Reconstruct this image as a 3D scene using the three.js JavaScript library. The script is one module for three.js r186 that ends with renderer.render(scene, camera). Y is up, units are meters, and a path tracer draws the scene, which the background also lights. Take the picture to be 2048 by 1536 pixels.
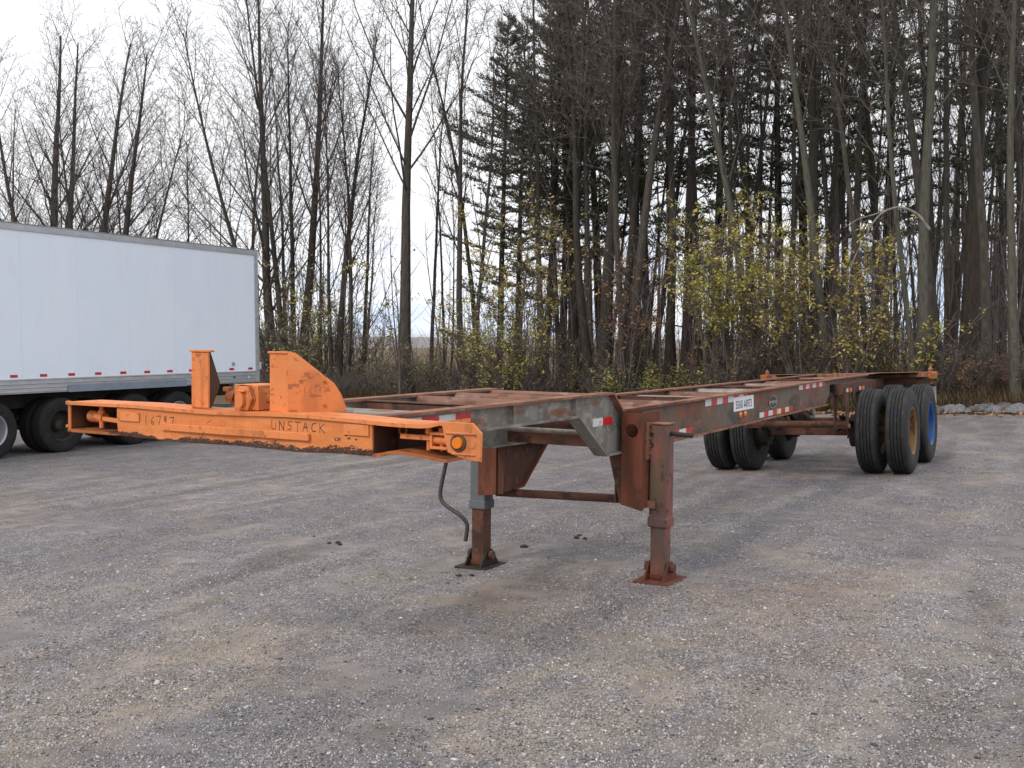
import * as THREE from 'three';
import { RoundedBoxGeometry } from 'three/addons/geometries/RoundedBoxGeometry.js';
import { mergeGeometries } from 'three/addons/utils/BufferGeometryUtils.js';

// ------------------------------------------------------------------ camera
const scene = new THREE.Scene();
const R = Math.PI / 180;
const camera = new THREE.PerspectiveCamera(39.77, 4 / 3, 0.1, 4000);
camera.rotation.order = 'YXZ';
camera.position.set(3.384, 1.678, 3.544);
camera.rotation.set(-2.559 * R, 29.8 * R, 0.5215 * R);

const renderer = new THREE.WebGLRenderer({ antialias: true });
renderer.setSize(1024, 768);
renderer.toneMapping = THREE.LinearToneMapping;
renderer.toneMappingExposure = 1.0;
renderer.shadowMap.enabled = true;
renderer.shadowMap.type = THREE.PCFSoftShadowMap;

// ------------------------------------------------------------------ noise
function mulberry(a) { return () => { a |= 0; a = a + 0x6D2B79F5 | 0; let t = Math.imul(a ^ a >>> 15, 1 | a); t = t + Math.imul(t ^ t >>> 7, 61 | t) ^ t; return ((t ^ t >>> 14) >>> 0) / 4294967296; }; }
function hash2(x, y, s) { let h = Math.imul(x, 374761393) + Math.imul(y, 668265263) + Math.imul(s, 1442695041) | 0; h = Math.imul(h ^ h >>> 13, 1274126177); return ((h ^ h >>> 16) >>> 0) / 4294967296; }
function vnoise(x, y, s, p) {          // value noise; p > 0 makes it tile with that period
  const xi = Math.floor(x), yi = Math.floor(y); let fx = x - xi, fy = y - yi;
  fx = fx * fx * (3 - 2 * fx); fy = fy * fy * (3 - 2 * fy);
  const w = p ? (v) => ((v % p) + p) % p : (v) => v;
  const a = hash2(w(xi), w(yi), s), b = hash2(w(xi + 1), w(yi), s), c = hash2(w(xi), w(yi + 1), s), d = hash2(w(xi + 1), w(yi + 1), s);
  return a + (b - a) * fx + (c - a) * fy + (a - b - c + d) * fx * fy;
}
function fbm(x, y, s, oct = 4, p = 0) { let v = 0, a = 0.5, t = 0; for (let i = 0; i < oct; i++) { v += a * vnoise(x, y, s + i * 17, p); t += a; a *= 0.5; x *= 2; y *= 2; if (p) p *= 2; } return v / t; }
const clamp = (v, a = 0, b = 1) => Math.min(b, Math.max(a, v));
const sstep = (a, b, v) => { const t = clamp((v - a) / (b - a)); return t * t * (3 - 2 * t); };
const mix = (a, b, t) => a + (b - a) * t;
const mix3 = (a, b, t) => [mix(a[0], b[0], t), mix(a[1], b[1], t), mix(a[2], b[2], t)];

// ------------------------------------------------------------------ sky and sun: high thin overcast
{
  const W = 768, H = 384, data = new Float32Array(W * H * 4);
  for (let j = 0; j < H; j++) for (let i = 0; i < W; i++) {
    const el = ((j + 0.5) / H - 0.5) * Math.PI, az = ((i + 0.5) / W - 0.5) * 2 * Math.PI;
    const y = Math.sin(el), cx = Math.cos(el) * Math.cos(az), cz = Math.cos(el) * Math.sin(az);
    const q = 1 / (Math.max(y, 0) + 0.22);
    const n = fbm(cx * q * 1.3 + 20, cz * q * 1.3 + 20, 5, 5), m = fbm(cx * q * 3 + 60, cz * q * 3 + 60, 9, 4);
    const cover = sstep(0.30, 0.52, n * 0.7 + m * 0.3);
    const white = mix3([1.1, 1.12, 1.17], [1.28, 1.28, 1.3], m), blue = [0.70, 0.84, 1.06];
    let c = mix3(blue, white, mix(cover, 1, sstep(0.05, 0.22, y) * 0.92));
    if (y < 0) c = mix3(c, [0.5, 0.5, 0.52], sstep(0, -0.1, y));
    const k = (j * W + i) * 4; data[k] = c[0]; data[k + 1] = c[1]; data[k + 2] = c[2]; data[k + 3] = 1;
  }
  const sky = new THREE.DataTexture(data, W, H, THREE.RGBAFormat, THREE.FloatType);
  sky.mapping = THREE.EquirectangularReflectionMapping; sky.magFilter = THREE.LinearFilter; sky.minFilter = THREE.LinearFilter; sky.wrapS = THREE.RepeatWrapping; sky.needsUpdate = true;
  scene.background = sky; scene.environment = sky;
}
const sun = new THREE.DirectionalLight(0xfff0dc, 1.5);     // veiled sun behind and to the left of the photographer
sun.position.set(-8, 34, 32); sun.target.position.set(0, 0, -6);
sun.castShadow = true; sun.shadow.radius = 21; sun.shadow.mapSize.set(4096, 4096);
Object.assign(sun.shadow.camera, { left: -60, right: 60, top: 60, bottom: -60, near: 1, far: 200 });
scene.add(sun, sun.target);

// ------------------------------------------------------------------ helpers: textures
function tex(w, h, fn, { srgb = true, rep = [1, 1] } = {}) {
  const d = new Uint8Array(w * h * 4);
  for (let j = 0; j < h; j++) for (let i = 0; i < w; i++) { const c = fn(i / w, j / h, i, j), k = (j * w + i) * 4; d[k] = clamp(c[0]) * 255; d[k + 1] = clamp(c[1]) * 255; d[k + 2] = clamp(c[2]) * 255; d[k + 3] = 255; }
  return finish(new THREE.DataTexture(d, w, h), srgb, rep);
}
function finish(t, srgb, rep) {
  t.wrapS = t.wrapT = THREE.RepeatWrapping; t.magFilter = THREE.LinearFilter; t.minFilter = THREE.LinearMipmapLinearFilter; t.generateMipmaps = true;
  if (srgb) t.colorSpace = THREE.SRGBColorSpace; t.repeat.set(rep[0], rep[1]); t.needsUpdate = true; return t;
}
function field(size, px, py, s, oct, gain = 0.55) {          // tileable fbm over a size x size tile, as an array
  const out = new Float32Array(size * size); let amp = 0.5, tot = 0;
  for (let o = 0; o < oct; o++) {
    const L = new Float32Array(px * py); for (let j = 0; j < py; j++) for (let i = 0; i < px; i++) L[j * px + i] = hash2(i, j, s + o * 13);
    const X0 = new Int32Array(size), X1 = new Int32Array(size), FX = new Float32Array(size);
    for (let i = 0; i < size; i++) { const x = i / size * px, xi = Math.floor(x), f = x - xi; X0[i] = xi % px; X1[i] = (xi + 1) % px; FX[i] = f * f * (3 - 2 * f); }
    for (let j = 0; j < size; j++) {
      const y = j / size * py, yi = Math.floor(y); let fy = y - yi; fy = fy * fy * (3 - 2 * fy); const r0 = (yi % py) * px, r1 = ((yi + 1) % py) * px;
      for (let i = 0; i < size; i++) { const a = L[r0 + X0[i]], b = L[r0 + X1[i]], c = L[r1 + X0[i]], d = L[r1 + X1[i]], f = FX[i]; const p = a + (b - a) * f; out[j * size + i] += amp * (p + ((c + (d - c) * f) - p) * fy); }
    }
    tot += amp; amp *= gain; px *= 2; py *= 2; if (px > size) break;
  }
  for (let i = 0; i < out.length; i++) out[i] /= tot;
  return out;
}
const hex = (h) => [(h >> 16 & 255) / 255, (h >> 8 & 255) / 255, (h & 255) / 255];
function paintTex(size, tileM, layers) {            // base colour, then [colour, per metre x, per metre y, lo, hi, seed, amount]; a tile of tileM metres
  size = Math.min(size, 512);
  const base = hex(layers[0]), C = new Float32Array(size * size * 3);
  for (let k = 0; k < size * size; k++) { C[k * 3] = base[0]; C[k * 3 + 1] = base[1]; C[k * 3 + 2] = base[2]; }
  for (const [h, sx, sy, lo, hi, seed, am] of layers.slice(1)) {
    const F = field(size, Math.round(sx * tileM) || 1, Math.round(sy * tileM) || 1, seed, 5), c = hex(h);
    for (let k = 0; k < F.length; k++) { const t = sstep(lo, hi, F[k]) * am; if (t) for (let q = 0; q < 3; q++) C[k * 3 + q] += (c[q] - C[k * 3 + q]) * t; }
  }
  return tex(size, size, (u, v, i, j) => { const k = (j * size + i) * 3, g = 0.97 + hash2(i, j, 3) * 0.06; return [C[k] * g, C[k + 1] * g, C[k + 2] * g]; }, { rep: [1 / tileM, 1 / tileM] });
}
const std = (o) => new THREE.MeshStandardMaterial({ roughness: 0.8, metalness: 0, ...o });

const gA = field(512, 32, 32, 71, 4), gB = field(512, 8, 8, 72, 3);
const grainBump = tex(512, 512, (u, v, i, j) => { const n = gA[j * 512 + i] * 0.7 + gB[j * 512 + i] * 0.3; return [n, n, n]; }, { srgb: false, rep: [1.6, 1.6] });

const M = {};
M.orange = std({ map: paintTex(1024, 1.2, [0xdc8348, [0xca733d, 3, 3, 0.4, 0.7, 1, 0.5], [0xe39c6c, 5, 5, 0.52, 0.75, 2, 0.4], [0xa5663c, 3, 2, 0.56, 0.76, 5, 0.35], [0x955832, 26, 4, 0.6, 0.74, 3, 0.35], [0x7a4a30, 44, 44, 0.66, 0.74, 6, 0.5]]), roughness: 0.62, bumpMap: grainBump, bumpScale: 0.0012 });
M.orangeWorn = std({ map: paintTex(1024, 1.0, [0xa8612f, [0x7e4a2a, 4, 4, 0.4, 0.65, 11, 0.8], [0x3a2a24, 9, 9, 0.52, 0.66, 12, 0.9], [0xd07a3c, 14, 14, 0.62, 0.72, 13, 0.6]]), roughness: 0.8, bumpMap: grainBump, bumpScale: 0.002 });
M.numeral = std({ color: 0xa9623a, roughness: 0.7 });
M.pocket = std({ map: paintTex(512, 1.0, [0x4c3326, [0x33241d, 5, 5, 0.42, 0.62, 14, 0.8], [0x7c4c2e, 9, 9, 0.6, 0.72, 15, 0.6]]), roughness: 0.85 });  // dirty brown paint, with the shade of the pockets also put into the colour
M.rustBeam = std({ map: paintTex(1024, 2.0, [0x665c54, [0x6d5748, 2.5, 3, 0.4, 0.62, 21, 0.7], [0x413b38, 2, 3, 0.5, 0.68, 22, 0.7], [0x84492f, 5, 10, 0.58, 0.72, 23, 0.7], [0x9c5a40, 4, 20, 0.68, 0.75, 24, 0.6], [0x776a64, 12, 12, 0.62, 0.74, 25, 0.5]]), roughness: 0.85, bumpMap: grainBump, bumpScale: 0.002 });
M.flange = std({ map: paintTex(1024, 1.5, [0x8a5f4a, [0x734837, 4, 4, 0.42, 0.62, 31, 0.8], [0xa97f68, 8, 5, 0.55, 0.7, 32, 0.6], [0x553a32, 10, 10, 0.6, 0.72, 33, 0.7]]), roughness: 0.78, bumpMap: grainBump, bumpScale: 0.002 });
M.galv = std({ map: paintTex(1024, 1.0, [0x8a8680, [0x6f6c67, 9, 9, 0.42, 0.62, 41, 0.8], [0xa3a099, 22, 22, 0.55, 0.68, 42, 0.6], [0x7d4f36, 2, 9, 0.54, 0.68, 43, 0.85], [0x5d4a40, 6, 6, 0.66, 0.76, 44, 0.6]]), roughness: 0.7, metalness: 0.15, bumpMap: grainBump, bumpScale: 0.001 });
M.redRust = std({ map: paintTex(512, 1.0, [0x653626, [0x72412f, 5, 3, 0.45, 0.65, 51, 0.7], [0x4c2b1d, 9, 3, 0.5, 0.7, 52, 0.6], [0x3f2c25, 24, 9, 0.62, 0.76, 53, 0.5]]), roughness: 0.85, bumpMap: grainBump, bumpScale: 0.002 });
M.legRed = std({ map: paintTex(512, 0.8, [0x79453e, [0x86534a, 6, 3, 0.45, 0.65, 61, 0.7], [0x4a4442, 8, 2.5, 0.52, 0.68, 62, 0.7], [0x5e5138, 9, 4, 0.6, 0.74, 63, 0.6], [0x3a2a26, 18, 18, 0.64, 0.72, 64, 0.6]]), roughness: 0.75, bumpMap: grainBump, bumpScale: 0.0015 });
M.legGrey = std({ map: paintTex(512, 0.8, [0x5f666b, [0x474c50, 5, 5, 0.45, 0.65, 65, 0.7], [0x6d4a3e, 8, 8, 0.6, 0.72, 66, 0.7]]), roughness: 0.7, bumpMap: grainBump, bumpScale: 0.0015 });
M.brownRust = std({ map: paintTex(512, 1.0, [0x54372b, [0x664233, 5, 5, 0.45, 0.65, 67, 0.7], [0x35241f, 7, 7, 0.5, 0.68, 68, 0.8], [0x7a5040, 18, 18, 0.62, 0.72, 69, 0.5]]), roughness: 0.88, bumpMap: grainBump, bumpScale: 0.002 });
M.darkSteel = std({ map: paintTex(512, 1.0, [0x2c2624, [0x3d2c26, 5, 5, 0.45, 0.65, 73, 0.7], [0x1c1918, 9, 9, 0.5, 0.68, 74, 0.8]]), roughness: 0.8 });
M.bar = std({ map: paintTex(512, 0.6, [0x4a4646, [0x6a4f46, 6, 6, 0.5, 0.65, 75, 0.8], [0x2c2a2a, 12, 12, 0.55, 0.7, 76, 0.7]]), roughness: 0.6, metalness: 0.2 });
M.pipe = std({ map: paintTex(512, 1.0, [0x8f8a86, [0x7c5a4a, 3, 6, 0.5, 0.68, 77, 0.8], [0x6b6663, 10, 10, 0.5, 0.7, 78, 0.6]]), roughness: 0.55, metalness: 0.3 });
M.pipeRust = std({ map: paintTex(512, 1.0, [0x7d5747, [0x8e8078, 3, 5, 0.5, 0.66, 79, 0.7], [0x5a3a30, 8, 8, 0.5, 0.7, 80, 0.7]]), roughness: 0.7, metalness: 0.1 });
M.rubber = std({ map: paintTex(512, 0.6, [0x212225, [0x2b2c30, 6, 6, 0.45, 0.65, 81, 0.7], [0x3c3731, 10, 10, 0.58, 0.72, 82, 0.6]]), roughness: 0.82, bumpMap: grainBump, bumpScale: 0.001 });
M.rubberShaded = std({ map: paintTex(512, 0.6, [0x18181a, [0x222225, 6, 6, 0.45, 0.65, 83, 0.7], [0x332e29, 10, 10, 0.58, 0.72, 84, 0.5]]), roughness: 0.85 });  // tyre rubber with the shade under the trailer painted into its colour
M.rimYellow = std({ map: paintTex(512, 0.5, [0x8a6a3c, [0x75532f, 7, 7, 0.45, 0.65, 85, 0.7], [0x5c3a22, 14, 14, 0.58, 0.7, 86, 0.8]]), roughness: 0.65 });
M.rimBlue = std({ map: paintTex(512, 0.5, [0x1c5ca6, [0x174a86, 7, 7, 0.45, 0.65, 87, 0.7], [0x4a5560, 16, 16, 0.62, 0.72, 88, 0.7]]), roughness: 0.5 });
M.rimRust = std({ map: paintTex(512, 0.5, [0x4a352c, [0x30241f, 7, 7, 0.45, 0.65, 89, 0.7]]), roughness: 0.8 });
M.rimAlu = std({ color: 0xa4a6aa, roughness: 0.45, metalness: 0.6 });
M.tapeRed = std({ map: paintTex(256, 0.5, [0xc4202a, [0xa81e26, 12, 12, 0.5, 0.7, 91, 0.7], [0xd8767a, 24, 24, 0.66, 0.74, 92, 0.5]]), roughness: 0.4 });
M.tapeWhite = std({ map: paintTex(256, 0.5, [0xd2d5d4, [0xb9bab4, 12, 12, 0.5, 0.7, 93, 0.7], [0x9a9488, 24, 24, 0.66, 0.74, 94, 0.5]]), roughness: 0.4 });
M.tapeCream = std({ map: paintTex(256, 0.5, [0xd8c89c, [0xc4a878, 12, 12, 0.5, 0.7, 95, 0.7]]), roughness: 0.5 });
M.amber = new THREE.MeshPhysicalMaterial({ color: 0xe07a10, roughness: 0.25, clearcoat: 0.6 });
M.lampRing = std({ color: 0x4a4036, roughness: 0.7 });
M.flapWhite = std({ map: paintTex(256, 0.8, [0xb9bdb8, [0x8d8f88, 5, 5, 0.5, 0.7, 96, 0.8]]), roughness: 0.7 });
M.trailerWhite = std({ map: paintTex(512, 2.4, [0xe6effc, [0xe0e9f8, 2, 1, 0.4, 0.7, 97, 0.5], [0xdde3ea, 8, 2, 0.64, 0.8, 98, 0.25]]), roughness: 0.42 });
M.alu = std({ map: paintTex(512, 1.2, [0xb6b8bc, [0xa4a7ad, 3, 8, 0.4, 0.7, 99, 0.6], [0xc8c9cc, 6, 18, 0.55, 0.75, 100, 0.5]]), roughness: 0.45, metalness: 0.45 });
M.aluDark = std({ map: paintTex(512, 1.2, [0x8a97a4, [0x7a8793, 3, 3, 0.4, 0.7, 101, 0.7]]), roughness: 0.5, metalness: 0.35 });
M.black = std({ color: 0x101010, roughness: 0.9 });

// ------------------------------------------------------------------ helpers: objects
const used = new Map();
function numbered(n) { const k = used.get(n) || 0; used.set(n, k + 1); return k ? n + '_' + String(k).padStart(3, '0') : n; }
function uvBox(g) {
  if (g.index) g = g.toNonIndexed();
  const p = g.attributes.position, n = g.attributes.normal, uv = new Float32Array(p.count * 2);
  for (let f = 0; f < p.count; f += 3) {
    let ax = 0, ay = 0, az = 0;
    for (let i = f; i < f + 3; i++) { ax += Math.abs(n.getX(i)); ay += Math.abs(n.getY(i)); az += Math.abs(n.getZ(i)); }
    for (let i = f; i < f + 3; i++) {
      const x = p.getX(i), y = p.getY(i), z = p.getZ(i);
      if (ax >= ay && ax >= az) { uv[i * 2] = z + x * 0.37; uv[i * 2 + 1] = y; } else if (ay >= az) { uv[i * 2] = z + 0.31; uv[i * 2 + 1] = x + y * 0.41; } else { uv[i * 2] = x; uv[i * 2 + 1] = y + z * 0.29; }
    }
  }
  g.setAttribute('uv', new THREE.BufferAttribute(uv, 2));
  for (const k of Object.keys(g.attributes)) if (!['position', 'normal', 'uv'].includes(k)) g.deleteAttribute(k);
  return g;
}
function merge(gs) { gs = gs.map((g) => { g = g.index ? g.toNonIndexed() : g; for (const k of Object.keys(g.attributes)) if (!['position', 'normal', 'uv', 'color'].includes(k)) g.deleteAttribute(k); return g; }); return gs.length > 1 ? mergeGeometries(gs) : gs[0]; }
function mesh(name, geo, mat, parent = scene) {
  const m = new THREE.Mesh(geo, mat); m.name = parent === scene ? numbered(name) : name; m.castShadow = m.receiveShadow = true; parent.add(m); return m;
}
function tag(o, label, category, group, kind) { if (label) o.userData.label = label; if (category) o.userData.category = category; if (group) o.userData.group = group; if (kind) o.userData.kind = kind; return o; }
function thing(name, label, category, group) { const g = new THREE.Group(); g.name = numbered(name); scene.add(g); return tag(g, label, category, group); }
const box = (x0, x1, y0, y1, z0, z1, sz = 1, r = 0) => {
  const w = Math.abs(x1 - x0), h = Math.abs(y1 - y0), d = Math.abs(z1 - z0);
  const g = r ? new RoundedBoxGeometry(w, h, d, 1, Math.min(r, w / 2.1, h / 2.1, d / 2.1)) : new THREE.BoxGeometry(w, h, d, 1, 1, sz);
  return g.translate((x0 + x1) / 2, (y0 + y1) / 2, (z0 + z1) / 2);
};
function cyl(a, b, r, r2 = r, sides = 14, segs = 1, open = false) {
  const A = new THREE.Vector3(...a), B = new THREE.Vector3(...b), d = B.clone().sub(A), g = new THREE.CylinderGeometry(r2, r, d.length(), sides, segs, open);
  g.applyQuaternion(new THREE.Quaternion().setFromUnitVectors(new THREE.Vector3(0, 1, 0), d.clone().normalize()));
  return g.translate((A.x + B.x) / 2, (A.y + B.y) / 2, (A.z + B.z) / 2);
}
function tube(pts, r, seg = 40, sides = 10) { return new THREE.TubeGeometry(new THREE.CatmullRomCurve3(pts.map((p) => new THREE.Vector3(...p)), false, 'catmullrom', 0.4), seg, r, sides, false); }
function plateZY(pts, x0, x1) {                   // polygon given as [z, y], extruded from x0 to x1
  const s = new THREE.Shape(pts.map(([z, y]) => new THREE.Vector2(-z, y)));
  const g = new THREE.ExtrudeGeometry(s, { depth: x1 - x0, bevelEnabled: false });
  g.rotateY(Math.PI / 2);                         // (px,py,pz) -> (pz, py, -px)
  return g.translate(x0, 0, 0);
}
function plateXY(pts, z0, z1, bevel = 0) {
  const s = new THREE.Shape(pts.map(([x, y]) => new THREE.Vector2(x, y)));
  const g = new THREE.ExtrudeGeometry(s, bevel ? { depth: z1 - z0 - 2 * bevel, bevelEnabled: true, bevelSize: bevel, bevelThickness: bevel, bevelOffset: -bevel, bevelSegments: 1 } : { depth: z1 - z0, bevelEnabled: false });
  return g.translate(0, 0, z0 + bevel);
}
function strip(pts, x0, x1, th) {                 // bent flange: follows [z, y] points, th thick upwards
  const gs = [];
  for (let i = 0; i + 1 < pts.length; i++) {
    const [za, ya] = pts[i], [zb, yb] = pts[i + 1], L = Math.hypot(zb - za, yb - ya), n = Math.max(1, Math.round(L / 0.5));
    const g = new THREE.BoxGeometry(x1 - x0, th, L, 1, 1, n);
    g.rotateX(Math.atan2(yb - ya, za - zb));
    gs.push(g.translate((x0 + x1) / 2, (ya + yb) / 2, (za + zb) / 2));
  }
  return merge(gs.map((g) => g.toNonIndexed()));
}

// ------------------------------------------------------------------ the ground
const K = 0.0448;                                                   // the yard falls away to the left of the chassis
const gy = (x) => K * 20 * Math.tanh(x / 20);
{
  // gravel texture: pebbles of many sizes, tile 3 m
  const N = 2048, T = 3.0, rnd = mulberry(77), col = new Float32Array(N * N * 3), hgt = new Float32Array(N * N), gN = field(N, 24, 24, 3, 3), gT = field(N, 9, 9, 4, 4), gP = field(512, 10, 10, 6, 3);
  for (let j = 0; j < N; j++) for (let i = 0; i < N; i++) {
    const u = i / N, v = j / N, k = j * N + i;
    const n = gN[k], f = hash2(i, j, 8), f2 = hash2(i >> 1, j >> 1, 9);
    const b = 0.405 + n * 0.16 + (f - 0.5) * 0.16 + (f2 - 0.5) * 0.14;
    const t = sstep(0.4, 0.66, gT[k]);
    col[k * 3] = b * mix(1.03, 1.07, t); col[k * 3 + 1] = b * mix(1.0, 1.02, t); col[k * 3 + 2] = b * mix(1.0, 0.97, t); hgt[k] = n * 0.25 + f2 * 0.06;
  }
  for (let s = 0; s < 90000; s++) {
    const cx = rnd() * N, cy = rnd() * N; if (gP[(cy >> 2) * 512 + (cx >> 2)] < 0.34 + rnd() * 0.2) continue;
    const big = rnd(), r = big > 0.985 ? 6 + rnd() * 7 : big > 0.8 ? 3.5 + rnd() * 3 : 1.6 + rnd() * 2, e = 0.6 + rnd() * 0.4, a = rnd() * 3.14, ca = Math.cos(a), sa = Math.sin(a);
    let b = 0.375 + rnd() * 0.34; const q = rnd(); if (q > 0.965) b = 0.8 + rnd() * 0.15; else if (q < 0.12) b = 0.24;
    const tq = rnd(), tint = tq > 0.85 ? [1.08, 1.0, 0.92] : tq < 0.4 ? [0.97, 1.0, 1.08] : [1.02, 1, 1.02];
    for (let dy = -Math.ceil(r); dy <= r; dy++) for (let dx = -Math.ceil(r); dx <= r; dx++) {
      const p = (dx * ca + dy * sa) / r, o = (dy * ca - dx * sa) / (r * e), d = p * p + o * o; if (d > 1) continue;
      const k = (((Math.floor(cy) + dy) % N + N) % N) * N + ((Math.floor(cx) + dx) % N + N) % N, g = 0.95 + 0.1 * hash2(dx, dy, s);
      col[k * 3] = b * tint[0] * g; col[k * 3 + 1] = b * tint[1] * g; col[k * 3 + 2] = b * tint[2] * g; hgt[k] = Math.max(hgt[k], 0.28 + Math.sqrt(1 - d) * Math.min(0.7, r * 0.075));
    }
  }
  const map = tex(N, N, (u, v, i, j) => { const k = (j * N + i) * 3; return [col[k], col[k + 1], col[k + 2]]; }, { rep: [1 / T, 1 / T] });
  const bmp = tex(N, N, (u, v, i, j) => { const h = hgt[j * N + i]; return [h, h, h]; }, { srgb: false, rep: [1 / T, 1 / T] });
  M.gravel = std({ map, bumpMap: bmp, bumpScale: 0.016, roughness: 0.93, vertexColors: true });
}
const axis = (segs) => { const a = []; for (const [from, to, step] of segs) for (let v = from; v < to - 1e-6; v += step) a.push(v); a.push(segs[segs.length - 1][1]); return a; };
// macro look of the yard: sandy patches, damp dark streaks dragged along the driving direction
const lanes = [[-3.2, 0.010, 0], [1.95, -0.012, 0.8], [4.2, -0.02, 1.2], [-7.5, 0.004, 0.5]];                // driven lanes: each a pair of wheel tracks, bending slightly
function lane(x, z) {
  let w = 0, e = 0;
  for (const [x0, c, ph] of lanes) for (const s of [-0.95, 0.95]) { const xc = x0 + s + c * (z + 3) * (z + 3) * 0.5 + 0.12 * Math.sin(z * 0.5 + ph), d = Math.abs(x - xc) / 0.34; w = Math.max(w, 1 - sstep(0.55, 1.05, d)); e = Math.max(e, Math.exp(-(((d - 1.25) / 0.28) ** 2))); }
  return [w, e * (1 - w)];
}
function yardTint(x, z) {
  const ca = Math.cos(0.10), sa = Math.sin(0.10), a = x * ca - z * sa, b = x * sa + z * ca;
  const sand = sstep(0.48, 0.66, fbm(a / 0.8 + 40, b / 2.6 + 40, 201, 5)), fines = fbm(a / 0.28 + 9, b / 0.9 + 9, 202, 4), grit = fbm(x / 0.11, z / 0.11, 207, 2);
  const streak = sstep(0.57, 0.67, fbm(a / 0.16 + 70, b / 2.6 + 70, 203, 4)), damp = sstep(0.5, 0.7, fbm(a / 1.1 + 5, b / 4.0 + 5, 204, 5));
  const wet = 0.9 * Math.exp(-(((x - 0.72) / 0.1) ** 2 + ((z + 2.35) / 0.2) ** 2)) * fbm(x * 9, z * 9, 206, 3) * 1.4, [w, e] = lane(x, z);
  let c = [0.955, 0.94, 0.965];
  c = mix3(c, [1.06, 0.99, 0.93], clamp(sand * 0.7 * mix(0.3, 1.3, fines)));
  c = mix3(c, [0.66, 0.635, 0.625], clamp(damp * 0.42 + streak * 0.7 + w * (0.28 + 0.5 * damp) * mix(0.5, 1.3, fines)));
  // darker band across the middle of the yard, with a ragged outline
  const midBand = sstep(0.47, 0.55, fbm(a / 1.6 + 11, b / 3.2 + 11, 209, 5) + (x > -14 && x < 9 && z < -3.5 && z > -15 ? 0.07 : -0.06));
  c = mix3(c, [0.72, 0.71, 0.75], midBand * mix(0.5, 1, grit));
  c = mix3(c, [1.08, 1.07, 1.06], clamp(e * 0.5 * fines * 1.6));
  // pale washed-out sand and a thin green film of moss, broken up by the stones
  const spotAt = (px, pz, rx, rz, n) => Math.max(0, 1 - Math.hypot((x - px) / rx, (z - pz) / rz)) > 0 ? sstep(0.42, 0.62, fbm(x / 0.12 + n, z / 0.3 + n, 208, 4) + 0.25 * (1 - Math.hypot((x - px) / rx, (z - pz) / rz))) : 0;
  c = mix3(c, [1.16, 1.08, 0.97], 0.8 * Math.max(spotAt(-0.6, 0.1, 0.45, 1.0, 3), spotAt(-0.95, -0.55, 0.3, 0.7, 9), spotAt(1.3, -0.9, 0.5, 1.2, 15)));
  c = mix3(c, [0.86, 0.9, 0.72], 0.6 * spotAt(-1.05, -2.6, 0.4, 0.7, 21));
  c = mix3(c, [0.92, 0.8, 0.7], 0.7 * Math.max(spotAt(1.7, -2.6, 0.7, 1.6, 27), spotAt(0.3, -2.2, 0.8, 1.0, 33)));
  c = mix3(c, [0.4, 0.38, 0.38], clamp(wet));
  const g = 0.84 + 0.2 * fines + 0.12 * grit; return [c[0] * g, c[1] * g, c[2] * g];
}
function yardHeight(x, z) {
  const ca = Math.cos(0.10), sa = Math.sin(0.10), a = x * ca - z * sa, b = x * sa + z * ca, [w, e] = lane(x, z);
  return (fbm(a / 0.35 + 31, b / 2.2 + 31, 221, 4) - 0.5) * 0.03 + (fbm(x / 0.16, z / 0.16, 222, 3) - 0.5) * 0.016 - w * 0.008 + e * 0.009;
}
const flatSpots = [[-0.71, -3.16], [0.71, -3.16], [1.12, -10.06], [0.77, -10.06], [-1.12, -10.06], [-0.77, -10.06], [1.12, -11.5], [0.77, -11.5], [-1.12, -11.5], [-0.77, -11.5]];
function groundY(x, z) {
  let h = yardHeight(x, z);
  for (const [fx, fz] of flatSpots) { const d = Math.hypot(x - fx, z - fz); if (d < 0.6) h *= sstep(0.2, 0.6, d); }
  if (x < -12 && x > -18 && z > -16) h *= 0.2;
  return gy(x) + h;
}
{
  const xs = axis([[-1500, -300, 240], [-300, -60, 30], [-60, -20, 2.5], [-20, -8, 0.3], [-8, 4.6, 0.07], [4.6, 8, 0.4], [8, 60, 4], [60, 300, 30], [300, 1500, 240]]);
  const zs = axis([[-1500, -300, 240], [-300, -60, 30], [-60, -26, 2], [-26, -12, 0.3], [-12, -6, 0.13], [-6, 1.4, 0.07], [1.4, 6, 0.4], [6, 60, 4], [60, 300, 40], [300, 1000, 200]]);
  const nx = xs.length, nz = zs.length, pos = new Float32Array(nx * nz * 3), uv = new Float32Array(nx * nz * 2), colr = new Float32Array(nx * nz * 3), idx = [];
  for (let j = 0; j < nz; j++) for (let i = 0; i < nx; i++) {
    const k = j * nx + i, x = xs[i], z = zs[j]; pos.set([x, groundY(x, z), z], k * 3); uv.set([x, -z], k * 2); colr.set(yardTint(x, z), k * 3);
    if (i + 1 < nx && j + 1 < nz) idx.push(k, k + nx, k + 1, k + 1, k + nx, k + nx + 1);
  }
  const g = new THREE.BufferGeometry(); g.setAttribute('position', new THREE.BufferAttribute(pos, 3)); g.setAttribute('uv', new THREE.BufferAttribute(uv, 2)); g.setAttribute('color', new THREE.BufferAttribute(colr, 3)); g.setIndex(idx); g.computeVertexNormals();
  tag(mesh('ground', g, M.gravel), 'grey gravel yard with sandy patches and damp tyre tracks', null, null, 'structure');
}
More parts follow.
